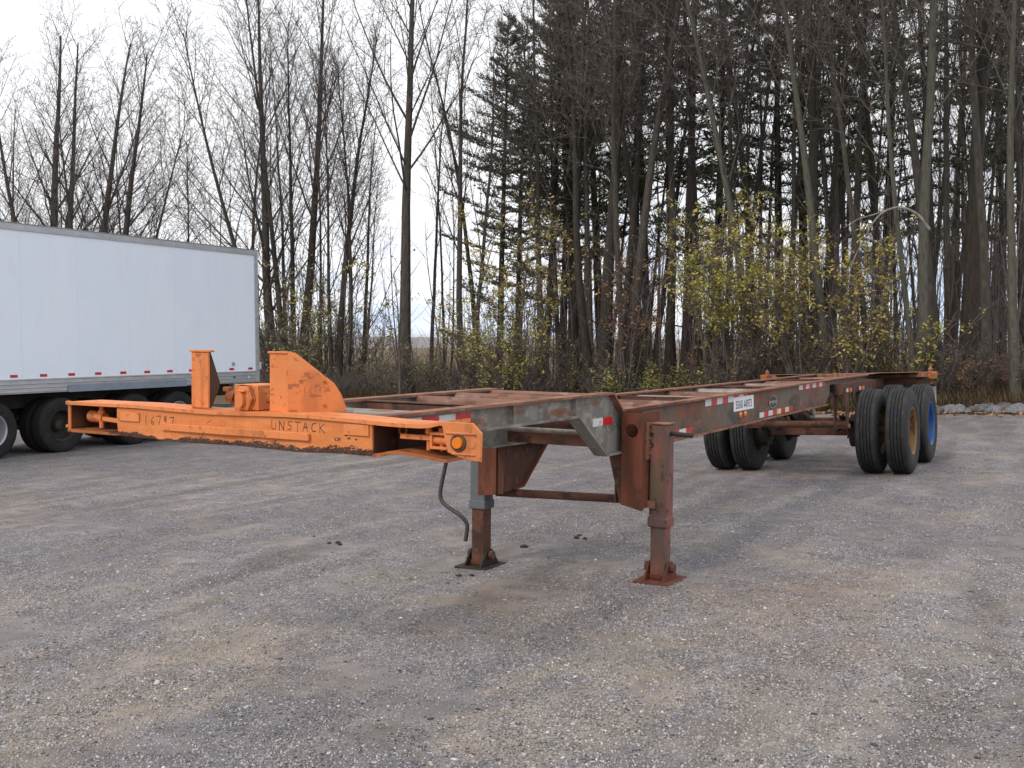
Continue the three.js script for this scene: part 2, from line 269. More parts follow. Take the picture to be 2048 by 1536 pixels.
// forest floor beyond the stones
const edgeZ = (x) => -22.7 + (fbm(x / 6 + 90, 3, 230, 3) - 0.5) * 0.5;
const floorY = (x, z) => gy(x) + 0.03 + sstep(0, 1.6, edgeZ(x) - z) * 0.14 + (fbm(x / 1.5, z / 1.5, 231, 3) - 0.5) * 0.16 * sstep(0, 1, edgeZ(x) - z);
{
  const fN = field(1024, 40, 40, 240, 4), fA = field(1024, 7, 7, 242, 4);
  const m = tex(1024, 1024, (u, v, i, j) => { const n = fN[j * 1024 + i], q = hash2(i >> 2, j >> 2, 241), a = fA[j * 1024 + i]; let c = mix3(hex(0x4a3d2e), hex(0x6e5a3c), n); c = mix3(c, hex(0x8a6a44), q > 0.8 ? 0.6 : 0); c = mix3(c, hex(0x4d5530), sstep(0.52, 0.68, a) * 0.5); return c; }, { rep: [0.25, 0.25] });
  M.litter = std({ map: m, roughness: 1 });
  const xs = axis([[-120, -60, 4], [-60, 12, 0.6], [12, 60, 3]]), nx = xs.length, rows = [0, 0.3, 0.6, 1, 1.6, 2.4, 3.5, 5, 7, 10, 14, 20, 28, 40, 70, 120, 200], nz = rows.length, pos = [], uv = [], idx = [];
  for (let j = 0; j < nz; j++) for (let i = 0; i < nx; i++) { const x = xs[i], z = edgeZ(x) - rows[j]; pos.push(x, floorY(x, z) - (j ? 0 : 0.06), z); uv.push(x, -z); if (i + 1 < nx && j + 1 < nz) { const k = j * nx + i; idx.push(k, k + 1, k + nx, k + 1, k + nx + 1, k + nx); } }
  const g = new THREE.BufferGeometry(); g.setAttribute('position', new THREE.Float32BufferAttribute(pos, 3)); g.setAttribute('uv', new THREE.Float32BufferAttribute(uv, 2)); g.setIndex(idx); g.computeVertexNormals();
  tag(mesh('forest_floor', g, M.litter), 'brown leaf littered forest floor behind the stone edge', null, null, 'structure');
}

// ------------------------------------------------------------------ the container chassis (x across, -z towards its rear wheels)
const chassis = thing('container_chassis', 'rusty skeletal container chassis with orange front bolster standing on its landing legs', 'trailer');
{
  const twist = (z) => K * clamp((-z - 3) / 6.5);
  const warp = (g) => { const p = g.attributes.position; for (let i = 0; i < p.count; i++) { const t = twist(p.getZ(i)), x = p.getX(i), y = p.getY(i); p.setXYZ(i, x - t * y, y + t * x, p.getZ(i)); } return g; };
  const part = (name, g, mat, parent = chassis, label) => { const m = mesh(name, warp(uvBox(Array.isArray(g) ? merge(g.map((q) => q.toNonIndexed ? (q.index ? q.toNonIndexed() : q) : q)) : g)), mat, parent); if (label) m.userData.label = label; return m; };

  // ---- front bolster: web with writing, flanges, open pockets with lock pins at both ends
  const fc = document.createElement('canvas'); fc.width = 2048; fc.height = 160;
  {
    const c = fc.getContext('2d'), rnd = mulberry(5), W = 1.56, X = (x) => (x + 0.876) / W * 2048, Y = (y) => (1.312 - y) / 0.14 * 160;
    c.fillStyle = '#d78347'; c.fillRect(0, 0, 2048, 160);
    for (let i = 0; i < 900; i++) { const x = rnd() * 2048, y = rnd() * 160, r = 4 + rnd() * 30; c.fillStyle = ['rgba(205,112,48,0.10)', 'rgba(232,150,92,0.10)', 'rgba(190,100,45,0.08)'][i % 3]; c.beginPath(); c.ellipse(x, y, r * 2, r * 0.6, 0, 0, 7); c.fill(); }
    for (let i = 0; i < 500; i++) { c.strokeStyle = `rgba(${90 + rnd() * 50},${50 + rnd() * 20},30,${0.08 + rnd() * 0.2})`; c.lineWidth = 0.6 + rnd(); const x = rnd() * 2048, y = rnd() * 160; c.beginPath(); c.moveTo(x, y); c.lineTo(x + (rnd() - 0.5) * 40, y + (rnd() - 0.3) * 14); c.stroke(); }
    for (let i = 0; i < 160; i++) { const x = rnd() * 2048, y = rnd() * 60, L = 20 + rnd() * 90; c.fillStyle = `rgba(${110 + rnd() * 50},${60 + rnd() * 25},35,${0.05 + rnd() * 0.12})`; c.fillRect(x, y, 1.5 + rnd() * 5, L); }
    for (let i = 0; i < 420; i++) { const x = rnd() * 2048, y = rnd() * 160; c.fillStyle = `rgba(70,48,38,${0.1 + rnd() * 0.35})`; c.beginPath(); c.ellipse(x, y, 0.8 + rnd() * 3, 0.5 + rnd() * 1.6, rnd() * 3, 0, 7); c.fill(); }
    // scraped steel along the lower lip
    for (let i = 0; i < 5200; i++) { const x = rnd() * 2048, d = sstep(0.15, 0.5, x / 2048) * 18 + 15 + 9 * Math.sin(x / 90) + 6 * Math.sin(x / 23), y = 160 - Math.abs(rnd() + rnd() - 1) * d; c.fillStyle = ['rgba(48,34,28,0.75)', 'rgba(70,44,30,0.7)', 'rgba(30,24,22,0.7)', 'rgba(110,62,34,0.6)'][i % 4]; c.beginPath(); c.ellipse(x, y, 3 + rnd() * 9, 0.8 + rnd() * 2.4, -0.3 + rnd() * 0.3, 0, 7); c.fill(); }
    for (const [x, y, s] of [[0.50, 1.232, 16], [0.56, 1.24, 9], [0.60, 1.236, 7], [0.545, 1.25, 5], [0.14, 1.23, 8], [0.2, 1.222, 6], [-0.1, 1.22, 5]]) for (let i = 0; i < 26; i++) { c.fillStyle = i % 3 ? 'rgba(52,36,40,0.8)' : 'rgba(90,52,36,0.7)'; c.beginPath(); c.ellipse(X(x) + (rnd() - 0.5) * s * 2.6, Y(y) + (rnd() - 0.5) * s, 1 + rnd() * s * 0.4, 0.6 + rnd() * s * 0.22, 0, 0, 7); c.fill(); }
    // hand lettering in black marker
    c.strokeStyle = 'rgba(44,28,22,0.92)'; c.lineCap = 'round'; c.lineJoin = 'round';
    const glyph = { '1': [[.5, 0, .48, 1]], '6': [[.75, .02, .3, .5, .3, .85, .6, 1, .75, .75, .5, .6, .3, .75]], '7': [[.1, .12, .8, .04, .75, .3, .5, 1]], '8': [[.7, .15, .4, .05, .25, .25, .7, .45, .5, .6, .3, .45, .7, .2], [.62, .45, .6, 1]], 'U': [[.1, 0, .12, .95, .7, .95, .72, .3]], 'N': [[.1, 1, .12, .05, .75, 1, .8, .05]], 'S': [[.8, .1, .3, .12, .25, .45, .7, .55, .65, .95, .15, .95]], 'T': [[.05, .08, .95, .08], [.5, .08, .48, 1]], 'A': [[.1, 1, .45, .05, .8, 1], [.2, .6, .75, .58]], 'C': [[.8, .1, .3, .2, .2, .7, .4, .98, .8, .9]], 'K': [[.2, 0, .2, 1], [.85, .05, .25, .5, .9, 1]] };
    const write = (str, x0, x1, y0, y1, lw) => { const w = (X(x1) - X(x0)) / str.length; [...str].forEach((ch, i) => { const h = Y(y1) - Y(y0), ox = X(x0) + i * w, oy = Y(y0) + (rnd() - 0.5) * 6; for (const s of glyph[ch]) { c.lineWidth = lw * (0.75 + rnd() * 0.5); c.beginPath(); for (let q = 0; q < s.length; q += 2) { const px = ox + s[q] * w * 0.85, py = oy + s[q + 1] * h; q ? c.lineTo(px, py) : c.moveTo(px, py); } c.stroke(); } }); };
    write('16787', -0.69, -0.47, 1.284, 1.24, 4.6);
    write('UNSTACK', 0.125, 0.44, 1.3, 1.257, 4.6);
    c.lineWidth = 3; c.beginPath(); c.moveTo(X(-0.27), Y(1.262)); c.lineTo(X(-0.24), Y(1.28)); c.stroke();
  }
  const ft = new THREE.CanvasTexture(fc); ft.colorSpace = THREE.SRGBColorSpace;
  const mFace = std({ map: ft, roughness: 0.62, bumpMap: grainBump, bumpScale: 0.001 });
  const web = box(-0.876, 0.684, 1.176, 1.312, -0.012, 0, 1);
  const fw = mesh('front_bolster', (() => {   // slightly sagging lower lip
    const g = new THREE.BoxGeometry(1.56, 0.136, 0.012, 60, 4, 1).translate(-0.096, 1.244, -0.006), p = g.attributes.position;
    for (let i = 0; i < p.count; i++) { const x = p.getX(i), y = p.getY(i), low = clamp((1.25 - y) / 0.074); p.setZ(i, p.getZ(i) + low * (0.006 * Math.sin(x * 9) + 0.004 * Math.sin(x * 23 + 1))); p.setY(i, y - 0.008 * clamp((1.25 - y) / 0.074) + low * (0.003 * Math.sin(x * 7 + 2) + 0.012 * sstep(0.25, 0.8, Math.abs(x + 0.05)))); }
    g.computeVertexNormals(); return g; })(), mFace, chassis);
  fw.userData.label = 'orange bolster face lettered by hand with worn lower lip';
  const bend = (g, f) => { const p = g.attributes.position; for (let i = 0; i < p.count; i++) f(p, i); g.computeVertexNormals(); return g; };
  const topFl = bend(new THREE.BoxGeometry(2.275, 0.016, 0.2, 60, 1, 2).translate(-0.0875, 1.32, -0.088), (p, i) => { const x = p.getX(i); p.setY(i, p.getY(i) + 0.004 * Math.sin(x * 6) - 0.006 * sstep(0.5, 0.9, x) + 0.016 * sstep(0.95, 1.05, x) + 0.005 * sstep(-0.9, -1.2, x)); });
  part('top_flange', topFl, M.orange, fw);
  part('bottom_flange', bend(new THREE.BoxGeometry(2.29, 0.014, 0.2, 70, 1, 2).translate(-0.08, 1.178, -0.116), (p, i) => { const x = p.getX(i); p.setY(i, p.getY(i) + 0.006 * sstep(-0.7, -0.95, x) + 0.006 * Math.sin(x * 17) * sstep(0.6, 0.8, x) + 0.014 * sstep(0.68, 0.8, x) * (1 - sstep(0.95, 1.15, x)));  if (p.getZ(i) > -0.05) p.setZ(i, p.getZ(i) + 0.03 * sstep(-0.86, -0.9, x) + 0.03 * sstep(0.67, 0.7, x)); }), M.orangeWorn, fw);
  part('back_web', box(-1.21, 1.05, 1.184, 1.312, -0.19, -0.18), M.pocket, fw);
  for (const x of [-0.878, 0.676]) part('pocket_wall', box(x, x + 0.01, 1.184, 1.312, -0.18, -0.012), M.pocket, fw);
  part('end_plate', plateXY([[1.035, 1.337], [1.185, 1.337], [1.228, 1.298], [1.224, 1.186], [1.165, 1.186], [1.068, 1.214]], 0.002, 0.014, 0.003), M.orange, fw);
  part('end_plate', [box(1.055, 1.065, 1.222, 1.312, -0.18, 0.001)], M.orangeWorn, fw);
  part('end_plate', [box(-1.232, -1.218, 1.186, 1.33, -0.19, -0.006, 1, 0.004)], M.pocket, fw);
  part('end_edge', [box(-1.234, -1.216, 1.186, 1.33, -0.006, 0.006, 1, 0.004), box(-1.245, -1.225, 1.312, 1.332, -0.01, 0.012, 1, 0.004), box(-1.245, -1.228, 1.196, 1.212, -0.01, 0.012, 1, 0.004)], M.orange, fw);
  part('stiffener_bar', box(-0.552, 0.354, 1.218, 1.253, 0.006, 0.017, 1, 0.004), M.orange, fw);
  part('patch_plate', box(-0.861, -0.713, 1.25, 1.294, 0.001, 0.008, 1, 0.002), M.orange, fw);
  part('patch_plate', box(0.538, 0.67, 1.256, 1.303, 0.001, 0.008, 1, 0.002), M.orange, fw);
  part('pressed_ridge', box(1.06, 1.2, 1.288, 1.298, 0.012, 0.02, 1, 0.004), M.orange, fw);
  part('pressed_ridge', box(1.09, 1.2, 1.207, 1.215, 0.012, 0.02, 1, 0.004), M.orange, fw);
  // marker lamp and its plug
  const lamp = part('marker_lamp', cyl([1.121, 1.256, 0.012], [1.121, 1.256, 0.03], 0.026, 0.022, 24), M.amber, fw, 'round amber marker lamp');
  part('lamp_ring', new THREE.TorusGeometry(0.031, 0.006, 8, 28).translate(1.121, 1.256, 0.016), M.lampRing, lamp);
  part('plug', cyl([1.181, 1.256, 0.01], [1.181, 1.256, 0.017], 0.02, 0.019, 20), M.orange, fw);
  part('hose_ring', new THREE.TorusGeometry(0.016, 0.005, 8, 18).rotateY(0.5).translate(0.755, 1.277, -0.12), M.orangeWorn, fw);
  // lock pins in the pockets
  const pin = (sx, x0) => {
    const g = part('lock_pin', [box(x0, x0 + sx * 0.17, 1.25, 1.272, -0.06, -0.035, 1, 0.004), cyl([x0 + sx * 0.17, 1.255, -0.05], [x0 + sx * 0.28, 1.25, -0.05], 0.019, 0.019, 14)], M.orange, fw);
    part('clevis', [box(x0 + sx * 0.16, x0 + sx * 0.26, 1.276, 1.288, -0.09, -0.02, 1, 0.003), box(x0 + sx * 0.16, x0 + sx * 0.26, 1.218, 1.23, -0.09, -0.02, 1, 0.003), box(x0 + sx * 0.155, x0 + sx * 0.168, 1.22, 1.286, -0.085, -0.025, 1, 0.003)], M.orange, g);
    for (const q of [0.135, 0.2]) part('bolt', [cyl([x0 + sx * q, 1.21, -0.05], [x0 + sx * q, 1.3, -0.05], 0.009, 0.009, 8), cyl([x0 + sx * q, 1.278, -0.05], [x0 + sx * q, 1.305, -0.05], 0.015, 0.015, 6)], M.orange, g);
  };
  pin(1, 0.8);
  { const g = part('lock_pin', [box(-1.1, -0.955, 1.236, 1.258, -0.06, -0.03, 1, 0.005).rotateZ(-0.06).translate(-0.002, -0.062, 0), cyl([-1.15, 1.255, -0.07], [-1.05, 1.25, -0.07], 0.03, 0.026, 14)], M.orange, fw); part('bolt', [cyl([-1.06, 1.2, -0.06], [-1.06, 1.305, -0.06], 0.012, 0.012, 8), cyl([-1.06, 1.27, -0.06], [-1.06, 1.288, -0.06], 0.02, 0.02, 6)], M.orange, g); }

  // ---- guide brackets and connector box on top of the bolster
  const guide = (s, xi) => {   // s: outward direction, xi: inner edge
    const top = 1.592, bot = 1.33, w = 0.105, a = 46 * R, D = (d) => [xi + s * (w + d * Math.cos(a)), -0.05 - d * Math.sin(a)];
    const g = part('guide_bracket', s > 0 ? box(xi, xi + w, bot, top, -0.062, -0.05, 1, 0.003) : box(xi - w, xi, bot, top, -0.062, -0.05, 1, 0.003), M.orange);
    // flared wing: polygon along d, folded back
    const poly = [[0, bot], [0.266, bot], [0.235, 1.41], [0.205, 1.457], [0.034, top], [0, top]], th = 0.012;
    const shp = new THREE.Shape(poly.map(([d, y]) => new THREE.Vector2(d, y))), wing = new THREE.ExtrudeGeometry(shp, { depth: th, bevelEnabled: true, bevelSize: 0.002, bevelThickness: 0.002, bevelOffset: -0.002, bevelSegments: 1 });
    const place = (q) => { q.translate(0, 0, -th); q.rotateY(a); if (s < 0) { q.scale(-1, 1, 1); const ix = q.index; if (!ix) { const p = q.attributes.position, n = q.attributes.normal; for (let i = 0; i < p.count; i += 3) for (const at of [p, n]) for (let c = 0; c < 3; c++) { const t = at.array[(i + 1) * 3 + c]; at.array[(i + 1) * 3 + c] = at.array[(i + 2) * 3 + c]; at.array[(i + 2) * 3 + c] = t; } } } return q.translate(xi + s * w, 0, -0.05); };
    part('wing_plate', place(wing), M.orange, g);
    // folded edge along the top and the slope
    const lip = []; const edge = [[-0.0, top], [0.034, top], [0.205, 1.457], [0.235, 1.41], [0.258, 1.35]];
    for (let i = 0; i + 1 < edge.length; i++) { const [d0, y0] = edge[i], [d1, y1] = edge[i + 1], L = Math.hypot(d1 - d0, y1 - y0), b = new THREE.BoxGeometry(L + 0.004, 0.01, 0.04).rotateZ(Math.atan2(y1 - y0, d1 - d0)).translate((d0 + d1) / 2, (y0 + y1) / 2, -0.012); lip.push(place(b.toNonIndexed())); }
    part('folded_edge', lip, M.orange, g);
    part('cap_edge', s > 0 ? box(xi - 0.008, xi + w, top, top + 0.01, -0.085, -0.044, 1, 0.003) : box(xi - w - 0.012, xi + 0.008, top, top + 0.01, -0.085, -0.044, 1, 0.003), M.orange, g);
    // inner gusset
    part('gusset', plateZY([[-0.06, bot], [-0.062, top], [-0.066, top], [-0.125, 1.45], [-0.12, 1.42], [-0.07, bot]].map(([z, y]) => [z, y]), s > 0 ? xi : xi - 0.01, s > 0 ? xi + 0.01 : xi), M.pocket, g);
    if (s > 0) for (const [d0, st] of [[0.075, [[0, 0, 0, 1]]], [0.093, [[0.9, 0, 0.2, 0.6], [0.2, 0.6, 0.5, 1], [0.5, 1, 0.9, 0.7], [0.9, 0.7, 0.3, 0.62]]], [0.114, [[0, 0.1, 0.9, 0], [0.9, 0, 0.5, 1]]], [0.135, [[0.8, 0.1, 0.1, 0.5], [0.1, 0.5, 0.8, 0.4], [0.8, 0.1, 0.6, 1]]], [0.156, [[0, 0.1, 0.9, 0], [0.9, 0, 0.5, 1]]]]) { const gs = st.map(([x0, y0, x1, y1]) => { const ax = d0 + x0 * 0.014, ay = 1.445 - y0 * 0.03, bx = d0 + x1 * 0.014, by = 1.445 - y1 * 0.03; return place(new THREE.BoxGeometry(Math.hypot(bx - ax, by - ay), 0.0022, 0.0008).rotateZ(Math.atan2(by - ay, bx - ax)).translate((ax + bx) / 2, (ay + by) / 2, th + 0.0022).toNonIndexed()); }); part('faint_numeral', gs, M.numeral, g); }
    for (const [d, y] of [[0.06, 1.47], [0.165, 1.465], [0.165, 1.36]]) { const b = cyl([d, y, th - 0.001], [d, y, th + 0.006], 0.008, 0.008, 6); part('bolt', place(b.toNonIndexed()), M.orangeWorn, g); }
  };
  guide(1, 0.07); guide(-1, -0.31);
  const cb = part('connector_box', box(-0.156, -0.008, 1.33, 1.447, -0.24, -0.06, 1, 0.006), M.orange);
  const hexp = [[-0.05, 0.02], [-0.028, 0.055], [0.028, 0.055], [0.052, 0], [0.026, -0.055], [-0.03, -0.055], [-0.05, -0.02]].map(([x, y]) => [x - 0.083, y + 1.385]);
  part('gasket', plateXY(hexp.map(([x, y]) => [(x + 0.083) * 1.2 - 0.083, (y - 1.385) * 1.1 + 1.385]), -0.061, -0.055), M.orangeWorn, cb);
  part('cover_plate', plateXY(hexp, -0.055, -0.042, 0.004), M.orange, cb);
  const flip = new THREE.CylinderGeometry(0.026, 0.026, 0.016, 22).rotateX(Math.PI / 2); flip.scale(0.9, 1.4, 1);
  part('socket_flap', [flip.translate(-0.09, 1.378, -0.03), box(-0.112, -0.062, 1.414, 1.424, -0.044, -0.026, 1, 0.003)], M.orange, cb);
  for (const [x, y] of [[-0.038, 1.372], [-0.128, 1.372]]) part('bolt', cyl([x, y, -0.05], [x, y, -0.042], 0.006, 0.006, 6), M.orangeWorn, cb);
  for (const s of [-1, 1]) {
    const x = s < 0 ? -0.21 : 0.042, gl = part('air_coupling', [cyl([x - 0.012, 1.395, -0.09], [x + 0.02, 1.385, -0.1], 0.03, 0.028, 18), new THREE.TorusGeometry(0.024, 0.007, 8, 18).rotateY(1.2).translate(x + 0.02, 1.385, -0.095), box(x - 0.03, x + 0.012, 1.41, 1.432, -0.1, -0.07, 1, 0.005)], M.orangeWorn);
    part('hose_pipe', [tube([[x + 0.01, 1.385, -0.1], [x + 0.05, 1.36, -0.13], [x + 0.06, 1.33, -0.15]], 0.013, 14, 8)], M.orangeWorn, gl);
    part('bracket', [plateXY([[x - 0.05, 1.33], [x + 0.05, 1.33], [x + 0.06, 1.372], [x + 0.03, 1.38]], -0.19, -0.18)], M.orange, gl);
  }

  // ---- frame: gooseneck beams, main beams, cross members
  for (const s of [-1, 1]) {
    const xw0 = s > 0 ? 0.438 : -0.448, xw1 = xw0 + 0.01, f0 = s > 0 ? 0.395 : -0.49, f1 = f0 + 0.095;
    const gn = part('gooseneck_beam', plateZY([[-0.2, 1.296], [-2.87, 1.3], [-3.025, 1.176], [-3.16, 1.176], [-3.16, 0.91], [-2.77, 0.912], [-2.36, 1.188], [-0.2, 1.19]], xw0, xw1), M.galv, chassis, 'galvanised grey gooseneck web with rust streaks');
    part('top_flange', strip([[-0.2, 1.304], [-2.875, 1.308], [-3.035, 1.182]], f0, f1, 0.014), M.flange, gn);
    part('bottom_flange', strip([[-0.2, 1.187], [-2.36, 1.184], [-2.775, 0.906], [-3.16, 0.9]], f0, f1, 0.014), M.galv, gn);
    for (const z of [-2.33, -1.55]) part('stiffener', box(s > 0 ? xw1 : xw0 - 0.035, s > 0 ? xw1 + 0.035 : xw0, 1.194, 1.297, z - 0.005, z + 0.005), M.galv, gn);
    const seg = (pts) => pts;
    const wg = []; const mk = (z0, z1, y0, y1) => wg.push(box(xw0, xw1, y0, y1, z1, z0, 12));
    mk(-3.16, -9.0, 0.91, 1.176); wg.push(plateZY([[-9.0, 1.176], [-9.27, 1.176], [-9.27, 1.02], [-9.0, 0.91]], xw0, xw1));
    const mb = part('main_beam', wg, M.rustBeam, chassis, 'dark weathered side beam with patches of rust');
    part('top_flange', strip([[-3.03, 1.182], [-12.1, 1.182]], f0, f1, 0.014), M.flange, mb);
    part('bottom_flange', strip([[-3.16, 0.9], [-9.0, 0.9]], f0, f1, 0.014), M.flange, mb);
    part('rear_web', box(xw0, xw1, 1.05, 1.175, -12.1, -9.27, 5), M.rustBeam, mb);
    part('splice_plate', box(s > 0 ? f1 - 0.02 : f0 - 0.012, s > 0 ? f1 + 0.012 : f0 + 0.02, 1.19, 1.196, -4.2, -3.05, 3), M.flange, mb);
    // reflective tape
    const xt = s > 0 ? [xw1 + 0.0005, xw1 + 0.003] : [xw0 - 0.003, xw0 - 0.0005];
    const tapes = (z0, n, y0, h, first, parent, len = 0.15, cream = false) => { for (let i = 0; i < n; i++) { const red = (i + first) % 2; part('reflective_tape', box(xt[0], xt[1], y0, y0 + h, z0 - (i + 1) * len, z0 - i * len), red ? M.tapeRed : cream && i > 2 ? M.tapeCream : M.tapeWhite, parent, red ? 'red reflective tape' : 'white reflective tape'); } };
    tapes(-0.55, 4, 1.222, 0.06, 0, gn);
    tapes(-2.63, 2, 1.1, 0.052, 0, gn);
    tapes(-3.9, 4, 0.918, 0.05, 0, mb); tapes(-4.8, 8, 1.112, 0.055, 0, mb); tapes(-6.35, 8, 0.916, 0.05, 0, mb, 0.15, true); tapes(-7.82, 8, 1.118, 0.052, 0, mb, 0.15);
  }
  // lettered plates and lamps on the near beam
  const beam = chassis.children.filter((c) => c.name === 'main_beam')[1];
  const signTex = (w, h, draw) => { const c = document.createElement('canvas'); c.width = w; c.height = h; draw(c.getContext('2d'), w, h); const t = new THREE.CanvasTexture(c); t.colorSpace = THREE.SRGBColorSpace; return t; };
  const flat = (name, mat, z0, z1, y0, y1, label) => { const x = 0.4515, g = new THREE.BoxGeometry(0.003, y1 - y0, z1 - z0).translate(x, (y0 + y1) / 2, (z0 + z1) / 2); const m = mesh(name, warp(g), mat, beam); m.userData.label = label; return m; };
  flat('number_plate', std({ map: signTex(512, 128, (c, w, h) => { c.fillStyle = '#e4e6ee'; c.fillRect(0, 0, w, h); c.fillStyle = '#16161c'; c.font = 'bold 92px sans-serif'; c.textAlign = 'center'; c.textBaseline = 'middle'; c.save(); c.translate(w / 2, h / 2 + 8); c.scale(0.82, 1.1); c.fillText('SEAU 44973', 0, 0); c.restore(); c.fillStyle = 'rgba(120,110,100,0.25)'; for (let i = 0; i < 40; i++) c.fillRect(hash2(i, 1, 1) * w, hash2(i, 2, 1) * h, 3, 2); }), roughness: 0.5 }), -6.15, -5.55, 1.022, 1.148, 'white plate with black registration number');
  { const g = new THREE.CylinderGeometry(0.066, 0.066, 0.004, 36).rotateZ(-Math.PI / 2); const p = g.attributes.position, uv = g.attributes.uv; for (let i = 0; i < p.count; i++) uv.setXY(i, 0.5 - p.getZ(i) / 0.132, 0.5 + p.getY(i) / 0.132); g.scale(1, 1, 2.2).translate(0.4525, 1.048, -6.8);
    const m = mesh('maker_badge', warp(g), std({ map: signTex(256, 256, (c, w, h) => { c.fillStyle = '#2a2828'; c.fillRect(0, 0, w, h); c.strokeStyle = '#a7a5a2'; c.lineWidth = 10; c.beginPath(); c.arc(128, 128, 118, 0, 7); c.stroke(); c.fillStyle = '#b5b3b0'; c.font = 'bold 66px sans-serif'; c.textAlign = 'center'; c.textBaseline = 'middle'; c.fillText('STRICK', 128, 132); c.fillRect(108, 182, 40, 6); }), roughness: 0.6 }), beam); m.userData.label = 'round black badge with white lettering'; }
  for (const z of [-5.74, -5.88]) part('marker_lamp', new THREE.SphereGeometry(0.03, 14, 10).scale(0.5, 1, 1.1).translate(0.452, 0.985, z), M.amber, beam, 'small amber side lamp');

  const inner = 0.392;
  part('cross_member', [box(-inner, inner, 1.21, 1.296, -1.36, -1.35), box(-inner, inner, 1.29, 1.302, -1.43, -1.35), box(-inner, inner, 1.2, 1.21, -1.43, -1.35)], M.brownRust);
  for (const [z, y, r, m] of [[-0.55, 1.262, 0.028, M.pipe], [-0.85, 1.27, 0.028, M.pipe], [-1.9, 1.262, 0.045, M.pipeRust], [-2.33, 1.268, 0.04, M.pipeRust], [-2.78, 1.27, 0.038, M.pipeRust]]) part('cross_pipe', cyl([-inner, y, z], [inner, y, z], r, r, 18), m);
  part('cross_member', [box(-0.436, 0.436, 0.92, 1.16, -3.08, -3.07), box(-0.436, 0.436, 1.16, 1.174, -3.1, -3.0)], M.brownRust);
  part('cross_pipe', cyl([-0.43, 1.12, -2.55], [0.43, 1.12, -2.55], 0.035, 0.035, 14), M.brownRust);
  part('cross_pipe', cyl([-0.43, 1.06, -2.7], [0.43, 1.06, -2.7], 0.025, 0.025, 14), M.galv);
  for (let i = 0; i < 10; i++) { const z = -3.75 - i * 0.82; part('cross_pipe', cyl([-0.436, 1.115, z], [0.436, 1.115, z], 0.05, 0.05, 18), i % 2 ? M.pipeRust : M.pipe); if (i % 3 === 1) part('cross_member', [box(-0.436, 0.436, 1.02, 1.165, z - 0.42, z - 0.41), box(-0.436, 0.436, 1.163, 1.173, z - 0.47, z - 0.41)], M.brownRust); }

  // ---- landing gear
  for (const s of [-1, 1]) {
    const x = s * 0.712, z = -3.17, gyy = gy(x), lm = s > 0 ? M.legRed : M.legGrey;
    const leg = part('landing_leg', box(x - 0.064, x + 0.064, 0.42, 1.095, z - 0.064, z + 0.064, 1, 0.01), lm, chassis, s > 0 ? 'faded red landing leg' : 'grey landing leg');
    part('inner_leg', box(x - 0.054, x + 0.054, gyy + 0.03, 0.45, z - 0.054, z + 0.054, 1, 0.008), s > 0 ? M.legRed : M.brownRust, leg);
    part('collar', box(x - 0.072, x + 0.072, 0.4, 0.47, z - 0.072, z + 0.072, 1, 0.012), s > 0 ? M.legRed : M.legGrey, leg);
    part('cap', box(x - 0.07, x + 0.07, 1.095, 1.105, z - 0.07, z + 0.07, 1, 0.003), M.flange, leg);
    const ft2 = part('foot', [box(x - 0.135, x + 0.135, gyy - 0.004, gyy + 0.012, z - 0.16, z + 0.16, 1, 0.004)], s > 0 ? M.redRust : M.darkSteel, leg);
    for (const q of [-1, 1]) {
      part('foot_ear', plateZY([[z - 0.13, gyy + 0.014], [z + 0.13, gyy + 0.014], [z + 0.035, gyy + 0.13], [z - 0.035, gyy + 0.13]], x + q * 0.068 - 0.006, x + q * 0.068 + 0.006), s > 0 ? M.redRust : M.darkSteel, ft2);
      part('pin_washer', cyl([x + q * 0.075, gyy + 0.09, z], [x + q * 0.105, gyy + 0.09, z], 0.03, 0.03, 16), M.brownRust, ft2);
    }
    part('foot_socket', box(x - 0.06, x + 0.06, gyy + 0.014, gyy + 0.05, z - 0.06, z + 0.06, 1, 0.006), M.redRust, ft2);
    // mounting bracket between leg and beam
    const X = (a, b) => s > 0 ? [a, b] : [-b, -a];
    const [a0, a1] = X(0.49, 0.642);
    const outline = s > 0 ? [[0.49, 1.168], [0.642, 1.178], [0.642, 0.52], [0.49, 0.553]] : [[-0.642, 1.168], [-0.49, 1.168], [-0.49, 0.54], [-0.642, 0.52]];
    const shp = new THREE.Shape(outline.map(([px, py]) => new THREE.Vector2(px, py))); const hole = new THREE.Path(); hole.absellipse(s * 0.562, 1.055, 0.046, 0.046, 0, Math.PI * 2); shp.holes.push(hole);
    const front = new THREE.ExtrudeGeometry(shp, { depth: 0.01, bevelEnabled: false, curveSegments: 20 }).translate(0, 0, -3.01);
    const br = part('leg_bracket', front, M.redRust);
    const [b0, b1] = X(0.632, 0.642), [c0, c1] = X(0.49, 0.5);
    part('bracket_side', plateZY([[-3.012, 1.178], [-3.3, 1.18], [-3.3, 0.62], [-3.012, 0.52]], b0, b1), M.redRust, br);
    part('bracket_side', plateZY([[-3.012, 1.168], [-3.3, 1.168], [-3.3, 0.62], [-3.012, 0.553]], c0, c1), M.redRust, br);
    part('bracket_light_stop', box(...X(0.5, 0.632), 0.62, 1.165, -3.3, -3.29), M.redRust, br);  // unseen plate added to keep light out of the bracket
    part('inner_gusset', s > 0 ? plateXY([[0.385, 0.89], [0.488, 0.89], [0.488, 0.553], [0.47, 0.558]], -3.03, -3.02) : plateXY([[-0.488, 0.89], [-0.42, 0.89], [-0.44, 0.545], [-0.488, 0.54]], -3.03, -3.02), M.brownRust, br);
    part('inner_gusset', plateZY([[-3.03, 0.89], [-3.13, 0.89], [-3.13, 0.56], [-3.03, 0.558]], ...X(0.43, 0.438)), M.brownRust, br);
